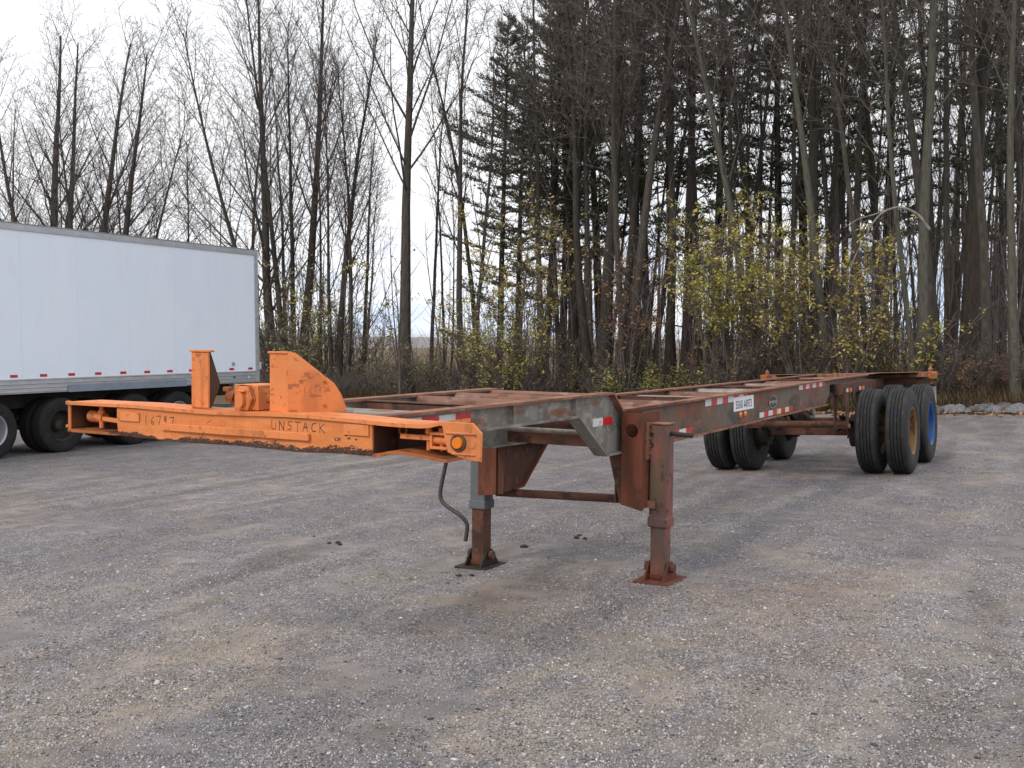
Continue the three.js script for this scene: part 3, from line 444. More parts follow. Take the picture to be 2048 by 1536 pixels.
    const bp = part('diagonal_brace', plateZY([[-3.14, 0.893], [-3.68, 0.893], [-3.28, 0.585], [-3.14, 0.575]], ...X(0.445, 0.455)), M.brownRust, br);
    part('brace_flange', strip([[-3.69, 0.89], [-3.285, 0.578], [-3.15, 0.568]], ...X(0.41, 0.49), 0.012), M.redRust, br);
    part('bolt_strip', [box(...X(0.642, 0.652), 0.86, 1.11, -3.14, -3.05), ...[0.9, 0.95, 1.0, 1.05, 1.09].map((y) => cyl([s * 0.65, y, -3.1], [s * 0.662, y, -3.1], 0.012, 0.012, 6))], M.flange, leg);
    part('tie_lug', [box(...X(0.61, 0.7), 0.53, 0.58, -3.1, -3.085, 1, 0.003), cyl([s * 0.685, 0.556, -3.086], [s * 0.685, 0.556, -3.075], 0.012, 0.012, 8)], M.flange, leg);
    if (s > 0) { part('crank_shaft', cyl([0.776, 1.035, -3.17], [0.93, 1.028, -3.17], 0.016, 0.016, 10), M.darkSteel, leg); for (const y of [1.03, 0.96]) part('bolt', cyl([0.665, y, -3.106], [0.665, y, -3.095], 0.014, 0.014, 6), M.darkSteel, leg); }
  }
  part('tie_bar', [cyl([-0.6, 0.525, -3.2], [0.6, 0.565, -3.2], 0.03, 0.03, 14)], M.brownRust);
  const crank = part('crank_handle', [tube([[-0.78, 1.0, -3.17], [-0.93, 1.0, -3.17], [-0.985, 0.95, -3.16], [-1.015, 0.76, -3.16], [-1.075, 0.49, -3.16], [-1.038, 0.405, -3.16], [-0.885, 0.325, -3.16], [-0.832, 0.26, -3.16], [-0.846, 0.14, -3.16]], 0.0155, 70, 10)], M.bar);

  // ---- rear suspension, axles, rear bolster
  for (const s of [-1, 1]) {
    const X = (a, b) => s > 0 ? [a, b] : [-b, -a];
    const sl = part('suspension_rail', [box(...X(0.455, 0.56), 1.0, 1.125, -12.0, -9.33, 5)], M.brownRust);
    part('rail_mouth', box(...X(0.45, 0.5), 1.03, 1.12, -9.33, -9.25), M.black, sl);
    if (s > 0) { const xo = 0.5605; for (const z0 of [-9.62, -10.35]) for (let i = 0; i < 3; i++) part('reflective_tape', box(xo, xo + 0.002, 1.015, 1.06, z0 - (i + 1) * 0.1, z0 - i * 0.1), [M.tapeCream, M.tapeRed, M.orange][i], sl); }
    for (const z of [-9.42, -10.72, -12.0]) {
      const h = part('spring_hanger', [plateZY([[z + 0.1, 1.0], [z - 0.1, 1.0], [z - 0.04, 0.6], [z + 0.04, 0.6]], ...X(0.46, 0.475)), plateZY([[z + 0.1, 1.0], [z - 0.1, 1.0], [z - 0.04, 0.6], [z + 0.04, 0.6]], ...X(0.6, 0.615))], M.brownRust);
      part('hanger_pin', cyl([s * 0.44, 0.62, z], [s * 0.64, 0.62, z], 0.03, 0.03, 12), M.flange, h);
    }
    for (const za of [-10.06, -11.5]) {
      const leaves = []; for (let i = 0; i < 5; i++) { const L = 0.62 - i * 0.1, b = new THREE.BoxGeometry(0.075, 0.016, L * 2, 1, 1, 10); const p = b.attributes.position; for (let q = 0; q < p.count; q++) p.setY(q, p.getY(q) + 0.11 * (p.getZ(q) / 0.62) ** 2); leaves.push(b.translate(s * 0.537, 0.63 - i * 0.017, za)); }
      const sp = part('leaf_spring', leaves, M.darkSteel);
      part('u_bolt', [cyl([s * 0.5, 0.45, za - 0.08], [s * 0.5, 0.68, za - 0.08], 0.011), cyl([s * 0.575, 0.45, za - 0.08], [s * 0.575, 0.68, za - 0.08], 0.011), cyl([s * 0.5, 0.45, za + 0.08], [s * 0.5, 0.68, za + 0.08], 0.011), cyl([s * 0.575, 0.45, za + 0.08], [s * 0.575, 0.68, za + 0.08], 0.011), box(...X(0.48, 0.595), 0.43, 0.455, za - 0.1, za + 0.1)], M.darkSteel, sp);
      part('brake_chamber', [cyl([s * 0.38, 0.6, za + 0.2], [s * 0.38, 0.6, za + 0.34], 0.08, 0.07, 16)], M.darkSteel);
    }
  }
  part('cross_pipe', [cyl([-0.62, 0.64, -9.42], [0.62, 0.64, -9.42], 0.042, 0.042, 14)], M.brownRust);
  for (const za of [-10.06, -11.5]) { part('axle', [box(-0.66, 0.66, 0.46, 0.59, za - 0.065, za + 0.065, 1, 0.012), cyl([-1.2, 0.52, za], [1.2, 0.52, za], 0.05, 0.05, 14)], M.brownRust); for (const s of [-1, 1]) part('brake_drum', cyl([s * 0.52, 0.52, za], [s * 0.68, 0.52, za], 0.2, 0.21, 24), M.darkSteel); }
  const rb = part('rear_bolster', [box(-1.12, 1.12, 1.12, 1.19, -12.25, -12.08, 1, 0.006)], M.flange, chassis, 'rusty rear cross beam');
  part('lower_channel', [box(-1.06, 1.06, 1.0, 1.119, -12.21, -12.13)], M.brownRust, rb);
  for (const s of [-1, 1]) {
    const cst = part('corner_block', box(s > 0 ? 1.122 : -1.23, s > 0 ? 1.23 : -1.122, 1.09, 1.192, -12.27, -12.07, 1, 0.008), M.orangeWorn, rb);
    part('twist_lock', [cyl([s * 1.15, 1.19, -12.17], [s * 1.15, 1.225, -12.17], 0.03, 0.03, 12), new THREE.ConeGeometry(0.036, 0.05, 12).translate(s * 1.15, 1.25, -12.17), cyl([s * 1.15, 1.02, -12.17], [s * 1.15, 1.09, -12.17], 0.022)], M.flange, cst);
    part('gusset_plate', (() => { const sh = new THREE.Shape([[0.49, 12.08], [0.49, 11.3], [0.56, 11.3], [1.0, 12.08]].map(([x, z]) => new THREE.Vector2(s * x, -z))); return new THREE.ExtrudeGeometry(sh, { depth: 0.012, bevelEnabled: false }).rotateX(-Math.PI / 2).rotateZ(0).scale(1, 1, -1).translate(0, 1.175, 0); })(), M.flange, rb);
    part('added_mud_flap', box(s > 0 ? 0.66 : -1.19, s > 0 ? 1.19 : -0.5, 0.34, 1.0, -12.36, -12.35), M.flapWhite, chassis, 'white mud flap');
    part('flap_bar', cyl([s * 0.5, 1.0, -12.33], [s * 1.19, 1.0, -12.33], 0.015), M.darkSteel);
  }
  // ---- wheels
  const D = 0.52, prof = [];
  const pt = (r, x) => prof.push(new THREE.Vector2(r, x));
  pt(0.272, -0.1); pt(0.3, -0.122); pt(0.36, -0.134); pt(0.43, -0.134); pt(0.478, -0.124); pt(0.503, -0.108); pt(0.513, -0.098);
  const grooves = [-0.058, -0.02, 0.02, 0.058]; let last = -0.098;
  for (const gx of grooves) { pt(0.5185, gx - 0.0075); pt(0.498, gx - 0.005); pt(0.498, gx + 0.005); pt(0.5185, gx + 0.0075); }
  pt(0.513, 0.098); pt(0.503, 0.108); pt(0.478, 0.124); pt(0.43, 0.134); pt(0.36, 0.134); pt(0.3, 0.122); pt(0.272, 0.1);
  const tyreG = (() => {   // zig-zag grooves
    let g = new THREE.LatheGeometry(prof, 96).rotateZ(-Math.PI / 2);          // axis along x
    const p = g.attributes.position;
    for (let i = 0; i < p.count; i++) { const y = p.getY(i), z = p.getZ(i), r = Math.hypot(y, z), x = p.getX(i); if (r > 0.5 && Math.abs(x) < 0.085) { const a = Math.round(Math.atan2(z, y) / (2 * Math.PI) * 96); p.setX(i, x + (a % 2 ? 0.004 : -0.004)); } }
    g.computeVertexNormals(); return g;
  })();
  const tyreUV = (() => { const p = tyreG.attributes.position, uv = tyreG.attributes.uv; for (let i = 0; i < p.count; i++) uv.setXY(i, uv.getX(i) * 3.27, uv.getY(i) * 0.9); return tyreG; })();
  const rimPr = (s) => [[0.292, 0.122], [0.286, 0.124], [0.275, 0.112], [0.262, 0.1], [0.255, 0.02], [0.252, -0.06], [0.2, -0.085], [0.13, -0.09], [0.1, -0.06], [0.06, -0.055], [0.055, -0.03], [0.002, -0.03]].map(([r, x]) => new THREE.Vector2(r, x));
  const rimG = new THREE.LatheGeometry(rimPr(), 48).rotateZ(-Math.PI / 2), rimIn = new THREE.LatheGeometry([[0.285, -0.115], [0.262, -0.1], [0.258, -0.02], [0.2, -0.01], [0.14, 0]].map(([r, x]) => new THREE.Vector2(r, x)), 40).rotateZ(-Math.PI / 2);
  for (const za of [-10.06, -11.5]) for (const s of [-1, 1]) for (const outer of [0, 1]) {
    const x = s * (outer ? 1.125 : 0.775), w = new THREE.Group(); w.name = 'wheel'; chassis.add(w);
    w.position.set(x - K * D, D + K * x + 0.001, za); w.rotation.z = K; if (s * (outer ? 1 : -1) < 0) w.rotation.set(0, Math.PI, -K);
    const near = za > -11; mesh('tyre', tyreUV, M.rubber, w);
    const rm = outer ? (s > 0 ? (near ? M.rimYellow : M.rimBlue) : M.rimRust) : (s > 0 && near ? M.rimYellow : M.rimRust);
    mesh('rim', rimG, rm, w); mesh('inner_rim', rimIn, rm, w);
    if (outer && s > 0) w.userData.label = near ? 'wheel with rusty yellow rim' : 'wheel with bright blue rim';
    const lugs = []; for (let i = 0; i < 10; i++) { const a = i / 10 * 6.283; lugs.push(cyl([-0.095, 0.165 * Math.cos(a), 0.165 * Math.sin(a)], [-0.06, 0.165 * Math.cos(a), 0.165 * Math.sin(a)], 0.014, 0.014, 6)); }
    mesh('wheel_nuts', merge(lugs), M.darkSteel, w);
  }
}

// ------------------------------------------------------------------ the white box trailer parked alongside
{
  const T = thing('box_trailer', 'long white box trailer with silver rails and many axles parked beside the wood', 'trailer');
  T.position.set(-13.6445, gy(-13.9) + 0.02, -14.5995); T.rotation.set(0, 0.0423, 0.02, 'YXZ');
  const L = 15.9, part = (n, g, m, p = T, label) => { const o = mesh(n, uvBox(Array.isArray(g) ? merge(g.map((q) => q.index ? q.toNonIndexed() : q)) : g), m, p); if (label) o.userData.label = label; return o; };
  const hp = 1.372, hr = 1.108, top = 4.11, rail = 3.985;
  part('body_core', [box(-2.585, -0.02, hp - 0.15, top - 0.03, 0.02, L - 0.02)], M.trailerWhite);
  for (let i = 0; i < 13; i++) { const z0 = 0.1 + i * 1.22, z1 = Math.min(L - 0.02, z0 + 1.2185); const p = part('side_panel', box(-0.019, 0, hp - 0.01, rail + 0.01, z0, z1, 1, 0.003), M.trailerWhite);
    const rv = []; for (const q of [0.03, 0.61, 1.19]) if (z0 + q < L - 0.1) for (let y = hp + 0.06; y < rail; y += 0.1) rv.push(new THREE.CylinderGeometry(0.011, 0.013, 0.006, 6).rotateZ(-Math.PI / 2).translate(0.0015, y, z0 + q));
    tag(part('rivets', rv, M.trailerWhite, p), null, null, null, 'stuff'); }
  part('top_rail', [box(-0.03, 0.012, rail, top - 0.012, 0.02, L, 1, 0.006), box(-0.03, 0.02, rail - 0.004, rail + 0.012, 0.02, L)], M.alu);
  part('roof', [box(-2.6, 0.022, top - 0.012, top, 0, L, 1, 0.004)], M.aluDark);
  part('corner_post', box(-0.03, 0.016, hr, top - 0.014, -0.02, 0.1, 1, 0.006), M.alu);
  const br = part('bottom_rail', box(-0.03, 0.008, hr, hp - 0.002, 0.1, L, 1, 0.004), M.alu, T, 'ribbed silver lower side rail');
  for (const y of [1.13, 1.2, 1.27, 1.345]) part('rib', box(0.008, 0.022, y, y + 0.02, 0.1, L, 1, 0.006), M.alu, br);
  part('slider_plate', box(0.023, 0.03, 1.1, 1.235, 2.27, 5.26, 1, 0.002), M.aluDark, br);
  for (let i = 0; i < 26; i++) { const z = 0.2 + i * 0.61; part('reflector_strip', box(0.0005, 0.003, hp + 0.025, hp + 0.075, z, z + 0.15), M.tapeRed, T, 'red reflective strip'); }
  part('placard', box(0.0005, 0.004, hp + 0.12, hp + 0.2, 0.78, 0.88), M.alu);
  part('side_lamp', new THREE.SphereGeometry(0.025, 10, 8).scale(0.4, 1, 1).translate(0.014, 1.24, 0.82), M.black);
  part('latch', box(0.01, 0.03, 1.2, 1.26, 0.32, 0.38, 1, 0.006), M.tapeWhite);
  part('door_hinge', box(-0.02, 0.03, 1.4, 1.56, -0.06, -0.02, 1, 0.005), M.tapeWhite);
  // running gear
  part('underframe', [box(-0.75, -0.6, 0.82, hr + 0.02, 0.3, 9), box(-1.99, -1.84, 0.82, hr + 0.02, 0.3, 9), box(-2.55, -0.05, hr, hr + 0.1, 0.1, L)], M.darkSteel);
  part('added_light_blocker', [box(-1.84, -0.76, 0.62, 0.86, 1.7, 8.8), box(-1.7, -0.9, 0.4, 0.62, 4.2, 4.7), box(-1.7, -0.9, 0.4, 0.62, 7.3, 7.6)], M.black);  // made-up blocks that stop light passing under the body
  for (const z of [1.72, 4.5, 7.45]) for (const x of [-0.62, -2.58]) part('added_mud_flap', box(x, x + 0.6, 0.28, 0.95, z, z + 0.012), M.black);  // black flaps added to darken the space between the axles
  const guard = part('underride_guard', box(-2.4, -0.2, 0.5, 0.6, -0.02, 0.08, 1, 0.006), M.flapWhite, T, 'white underride bar below the rear doors');
  for (const x of [-0.75, -1.9]) part('strut', box(x - 0.05, x + 0.05, 0.602, 1.1, -0.01, 0.07), M.flapWhite, guard);
  const tp = [[0.28, -0.1], [0.33, -0.128], [0.42, -0.132], [0.48, -0.12], [0.503, -0.1], [0.508, -0.06], [0.5, -0.055], [0.5, -0.045], [0.509, -0.04], [0.509, 0.04], [0.5, 0.045], [0.5, 0.055], [0.508, 0.06], [0.503, 0.1], [0.48, 0.12], [0.42, 0.132], [0.33, 0.128], [0.28, 0.1]].map(([r, x]) => new THREE.Vector2(r, x));
  const tg = new THREE.LatheGeometry(tp, 56).rotateZ(-Math.PI / 2); { const uv = tg.attributes.uv; for (let i = 0; i < uv.count; i++) uv.setXY(i, uv.getX(i) * 3.2, uv.getY(i)); }
  const rg = new THREE.LatheGeometry([[0.3, 0.118], [0.29, 0.125], [0.275, 0.112], [0.262, 0.09], [0.25, 0.0], [0.235, -0.06], [0.17, -0.075], [0.11, -0.06], [0.1, 0.02], [0.07, 0.04], [0.002, 0.045]].map(([r, x]) => new THREE.Vector2(r, x)), 40).rotateZ(-Math.PI / 2);
  const drum = new THREE.CylinderGeometry(0.2, 0.2, 0.18, 20).rotateZ(Math.PI / 2);
  for (const z of [2.45, 3.62, 5.35, 6.8, 8.1]) {
    part('axle', cyl([-2.4, 0.509, z], [-0.2, 0.509, z], 0.065, 0.065, 12), M.darkSteel);
    for (const [x, s] of [[-0.15, 1], [-0.48, -1], [-2.44, -1], [-2.11, 1]]) {
      const w = new THREE.Group(); w.name = 'wheel'; T.add(w); w.position.set(x, 0.509 + gy(-13.65 + x) - gy(-13.9) - 0.02 - 0.02 * x, z); if (s < 0) w.rotation.y = Math.PI;
      mesh('tyre', tg, M.rubberShaded, w); mesh('rim', rg, z === 5.35 ? M.darkSteel : M.rimAlu, w);
      if (x === -0.48) mesh('brake_drum', drum, M.darkSteel, w).position.x = -0.02;
    }
    part('leaf_spring', [box(-0.72, -0.64, 0.6, 0.68, z - 0.5, z + 0.5), box(-0.72, -0.64, 0.68, 0.84, z - 0.55, z - 0.47)], M.darkSteel);
  }
  part('landing_leg', [box(-0.6, -0.48, 0.1, 1.1, 12.4, 12.52), box(-0.68, -0.4, 0, 0.02, 12.3, 12.62)], M.darkSteel);
  part('landing_leg', [box(-2.1, -1.98, 0.1, 1.1, 12.4, 12.52), box(-2.18, -1.9, 0.0, 0.02, 12.3, 12.62)], M.darkSteel);
}

// ------------------------------------------------------------------ the wood
const camAng = (u) => 29.8 * R - Math.atan((u - 1024) / 2123.5);           // bearing of a column of the photograph, used to stand each trunk on the ground at depth z
const spot = (u, z) => [3.384 - Math.tan(camAng(u)) * (3.544 - z), z];
{
  const bk = (layers) => paintTex(512, 1.0, layers);
  M.bark = std({ map: bk([0x4a4540, [0x373330, 24, 5, 0.42, 0.6, 301, 0.8], [0x5b554e, 18, 4, 0.56, 0.7, 302, 0.6], [0x50523f, 3, 3, 0.56, 0.7, 303, 0.4]]), roughness: 0.95, bumpMap: grainBump, bumpScale: 0.008 });
  M.barkPale = std({ map: bk([0x57544e, [0x403e39, 14, 4, 0.42, 0.62, 304, 0.7], [0x6c6861, 10, 3, 0.56, 0.7, 305, 0.6], [0x51543f, 3, 3, 0.54, 0.7, 306, 0.45]]), roughness: 0.95, bumpMap: grainBump, bumpScale: 0.005 });
  M.barkDark = std({ map: bk([0x39342f, [0x292623, 24, 5, 0.42, 0.6, 307, 0.8], [0x4a433c, 18, 4, 0.56, 0.7, 308, 0.6]]), roughness: 0.95, bumpMap: grainBump, bumpScale: 0.008 });
  M.twig = std({ map: bk([0x665d5b, [0x504846, 10, 10, 0.45, 0.6, 309, 0.7], [0x7c7370, 14, 14, 0.56, 0.7, 310, 0.6]]), roughness: 0.95 });
  M.needle = std({ vertexColors: true, color: 0xffffff, roughness: 0.75 });
  M.leaf = new THREE.MeshPhysicalMaterial({ vertexColors: true, color: 0xffffff, roughness: 0.7, transmission: 0.3, thickness: 0 });
}
class Soup {                                                            // growing triangle soup for limbs, needles and leaves
  constructor(color) { this.p = []; this.n = []; this.uv = []; this.c = color ? [] : null; }
  tri(a, b, c, n, col) { this.p.push(...a, ...b, ...c); for (let i = 0; i < 3; i++) { this.n.push(...n); this.uv.push(0, 0); if (this.c) this.c.push(...col); } }
  limb(pts, rad, sides) {                                               // pts: Vector3[], rad: radius at each
    const rings = []; const up = new THREE.Vector3(), a = new THREE.Vector3(), b = new THREE.Vector3();
    let len = 0;
    for (let i = 0; i < pts.length; i++) {
      const d = (i + 1 < pts.length ? pts[i + 1].clone().sub(pts[i]) : pts[i].clone().sub(pts[i - 1])).normalize();
      up.set(Math.abs(d.y) > 0.9 ? 1 : 0, Math.abs(d.y) > 0.9 ? 0 : 1, 0); a.crossVectors(d, up).normalize(); b.crossVectors(a, d);
      if (i) len += pts[i].distanceTo(pts[i - 1]);
      const ring = []; for (let k = 0; k <= sides; k++) { const t = k / sides * Math.PI * 2, c = Math.cos(t), s = Math.sin(t); const n = [a.x * c + b.x * s, a.y * c + b.y * s, a.z * c + b.z * s]; ring.push([[pts[i].x + n[0] * rad[i], pts[i].y + n[1] * rad[i], pts[i].z + n[2] * rad[i]], n, [k / sides * Math.max(0.25, rad[0] * 6), len]]); }
      rings.push(ring);
    }
    const put = (v) => { this.p.push(...v[0]); this.n.push(...v[1]); this.uv.push(...v[2]); if (this.c) this.c.push(...this.col); };
    for (let i = 0; i + 1 < rings.length; i++) for (let k = 0; k < sides; k++) {
      const A = rings[i][k], B = rings[i][k + 1], C = rings[i + 1][k], D = rings[i + 1][k + 1]; put(A); put(C); put(B); if (rad[i + 1] > 0.0025 || sides > 3) { put(B); put(C); put(D); }
    }
  }
  geo() { const g = new THREE.BufferGeometry(); g.setAttribute('position', new THREE.Float32BufferAttribute(this.p, 3)); g.setAttribute('normal', new THREE.Float32BufferAttribute(this.n, 3)); g.setAttribute('uv', new THREE.Float32BufferAttribute(this.uv, 2)); if (this.c) g.setAttribute('color', new THREE.Float32BufferAttribute(this.c, 3)); return g; }
}
const V = (x, y, z) => new THREE.Vector3(x, y, z);
function growPath(rnd, at, dir, len, n, wob, lift) { const pts = [at.clone()], d = dir.clone().normalize(); for (let i = 0; i < n; i++) { d.x += (rnd() - 0.5) * wob; d.z += (rnd() - 0.5) * wob; d.y += (rnd() - 0.5) * wob * 0.5 + lift; d.normalize(); pts.push(pts[i].clone().addScaledVector(d, len / n)); } return pts; }
function bareTree(seed, o) {
  const rnd = mulberry(seed), trunk = new Soup(), crown = new Soup();
  const q = { H: 16, r: 0.2, stems: [[0, 0]], b1: 22, b2: 9, b3: 7, b4: 2, start: 0.28, spread: 0.62, len: 0.36, lr: 0.32, bl: 4, ...o };
  const side = (d, ang, az) => { const u = Math.abs(d.y) > 0.98 ? V(1, 0, 0) : V(0, 1, 0), a = new THREE.Vector3().crossVectors(d, u).normalize(), b = new THREE.Vector3().crossVectors(a, d); return d.clone().multiplyScalar(Math.cos(ang)).addScaledVector(a, Math.sin(ang) * Math.cos(az)).addScaledVector(b, Math.sin(ang) * Math.sin(az)); };
  const along = (pts, t) => { const f = t * (pts.length - 1), i = Math.min(pts.length - 2, Math.floor(f)); return [pts[i].clone().lerp(pts[i + 1], f - i), pts[i + 1].clone().sub(pts[i]).normalize()]; };
  const grow = (at, dir, len, r, level) => {
    const n = [14, 7, 4, 2, 1][level], pts = growPath(rnd, at, dir, len, n, [0.075, 0.15, 0.22, 0.26, 0][level], [0.012, 0.055, 0.045, 0.03, 0][level]);
    const tip = [0.12, 0.14, 0.25, 0.35, 0.3][level], rad = pts.map((_, i) => { const t = i / n; return r * mix(1, tip, Math.pow(t, level ? 1 : 0.85)) * (level === 0 ? 1 + 0.55 * Math.exp(-i * 1.3) * 0.6 : 1); });
    (level < 2 ? trunk : crown).limb(pts, rad, [9, 5, 3, 3, 3][level]);
    const kids = [q.b1, q.b2, q.b3, q.b4, 0][level]; let az = rnd() * 6.28;
    for (let k = 0; k < kids; k++) {
      const t0 = level ? 0.18 : q.start, t = Math.min(0.985, t0 + (1 - t0) * (k + rnd()) / kids), [p, d] = along(pts, t), rr = r * mix(1, tip, t); az += 2.4 + (rnd() - 0.5) * 0.8;
      const L = level === 0 ? q.H * q.len * (1.12 - t * 0.8) * (0.65 + rnd() * 0.6) : len * [0, 0.46, 0.46, 0.5][level] * (1.15 - t * 0.65) * (0.6 + rnd() * 0.7);
      const ang = (level === 0 ? q.spread * (1.25 - 0.55 * t) * (0.7 + rnd() * 0.55) : 0.5 + rnd() * 0.5);
      grow(p, side(d, ang, az), L, Math.max([0, 0.009, 0.0062, 0.0046][level] || 0.018, rr * (level === 0 ? q.lr * (0.8 + rnd() * 0.6) : 0.5)), level + 1);
    }
  };
  for (const [lx, lz, h = 1, rr = 1, ox = 0, oz = 0] of q.stems) grow(V(ox, -0.15, oz), V(lx, 1, lz), q.H * h, q.r * rr, 0);
  return [trunk.geo(), crown.geo()];
}
function pineTree(seed, o) {
  const rnd = mulberry(seed), trunk = new Soup(), nd = new Soup(true), q = { H: 19, r: 0.22, base: 0.3, Rm: 2.7, whorls: 26, ...o };
  const pts = growPath(rnd, V(0, -0.15, 0), V((rnd() - 0.5) * 0.05, 1, (rnd() - 0.5) * 0.05), q.H, 14, 0.03, 0); trunk.limb(pts, pts.map((_, i) => q.r * mix(1, 0.08, i / 14)), 8);
  const greens = [[0.1, 0.118, 0.07], [0.12, 0.135, 0.08], [0.14, 0.148, 0.09], [0.08, 0.1, 0.062], [0.16, 0.145, 0.1]];
  const tuft = (c, d, L) => { for (let i = 0; i < 6; i++) { const a = V(d.x + (rnd() - 0.5) * 1.3, d.y + (rnd() - 0.25) * 0.9, d.z + (rnd() - 0.5) * 1.3).normalize(), w = V(rnd() - 0.5, rnd() - 0.5, rnd() - 0.5).cross(a).normalize(), n = w.clone().cross(a).normalize(), l = L * (0.7 + rnd() * 0.6), e = c.clone().addScaledVector(a, l), m = 0.016 + rnd() * 0.012; nd.tri([c.x - w.x * m, c.y - w.y * m, c.z - w.z * m], [c.x + w.x * m, c.y + w.y * m, c.z + w.z * m], [e.x, e.y, e.z], [n.x, n.y, n.z], greens[Math.floor(rnd() * 5)]); } };
  for (let w = -7; w < q.whorls; w++) {
    if (w < 0 && rnd() < 0.3) continue; const t = w < 0 ? q.base * (0.35 + 0.65 * rnd()) : q.base + (1 - q.base) * (w + rnd() * 0.5) / q.whorls, f = t * 14, i = Math.min(13, Math.floor(f)), p = pts[i].clone().lerp(pts[i + 1], f - i), s = Math.min(1, (1 - t) / (1 - q.base));
    const nb = w < 0 ? 2 : t < q.base + 0.15 ? 3 : 5; let az = rnd() * 6.28; const ww = 0.6 + rnd() * 0.6;
    for (let k = 0; k < nb; k++) {
      az += 6.283 / nb + (rnd() - 0.5) * 0.9; if (rnd() < 0.12) continue; const L = q.Rm * Math.min(1, 0.22 + s * 1.25) * ww * (0.45 + rnd() * 0.75), d = V(Math.cos(az), mix(0.75, 0.12, Math.min(1, s * 1.6)) + (rnd() - 0.5) * 0.2, Math.sin(az));
      const bp = growPath(rnd, p.clone().add(V(0, (rnd() - 0.5) * 0.35, 0)), d, L, 5, 0.16, 0.05); trunk.limb(bp, bp.map((_, j) => mix(0.032, 0.008, j / 5)), 3);
      const ns = Math.round(4 + L * 4.2);
      for (let j = 0; j < ns; j++) {
        const tt = 0.28 + 0.72 * (j + rnd()) / ns, g = tt * 5, gi = Math.min(4, Math.floor(g)), bpnt = bp[gi].clone().lerp(bp[gi + 1], g - gi), bd = bp[gi + 1].clone().sub(bp[gi]).normalize();
        const sgn = j % 2 ? 1 : -1, sd = V(-bd.z * sgn, 0.12, bd.x * sgn).addScaledVector(bd, 0.7).normalize(), sl = L * 0.32 * (1.1 - tt * 0.75) * (0.6 + rnd() * 0.7);
        const nt = Math.max(2, Math.round(sl / 0.13)); for (let m = 0; m <= nt; m++) tuft(bpnt.clone().addScaledVector(sd, sl * m / nt).add(V((rnd() - 0.5) * 0.12, (rnd() - 0.5) * 0.16, (rnd() - 0.5) * 0.12)), sd, 0.21);
      }
    }
  }
  return [trunk.geo(), nd.geo()];
}
const leafCols = { gold: [[0.52, 0.42, 0.09], [0.46, 0.39, 0.09], [0.38, 0.34, 0.08], [0.28, 0.27, 0.07], [0.46, 0.32, 0.09]], lime: [[0.34, 0.36, 0.07], [0.42, 0.40, 0.08], [0.52, 0.43, 0.09], [0.25, 0.28, 0.06], [0.55, 0.42, 0.09]], olive: [[0.16, 0.18, 0.06], [0.23, 0.23, 0.08], [0.34, 0.29, 0.09], [0.12, 0.14, 0.055], [0.4, 0.3, 0.09]], rust: [[0.4, 0.17, 0.06], [0.48, 0.21, 0.07], [0.28, 0.15, 0.07], [0.5, 0.3, 0.09], [0.2, 0.12, 0.07]], brown: [[0.19, 0.13, 0.08], [0.25, 0.17, 0.09], [0.14, 0.1, 0.07], [0.32, 0.22, 0.1], [0.17, 0.15, 0.08]] };
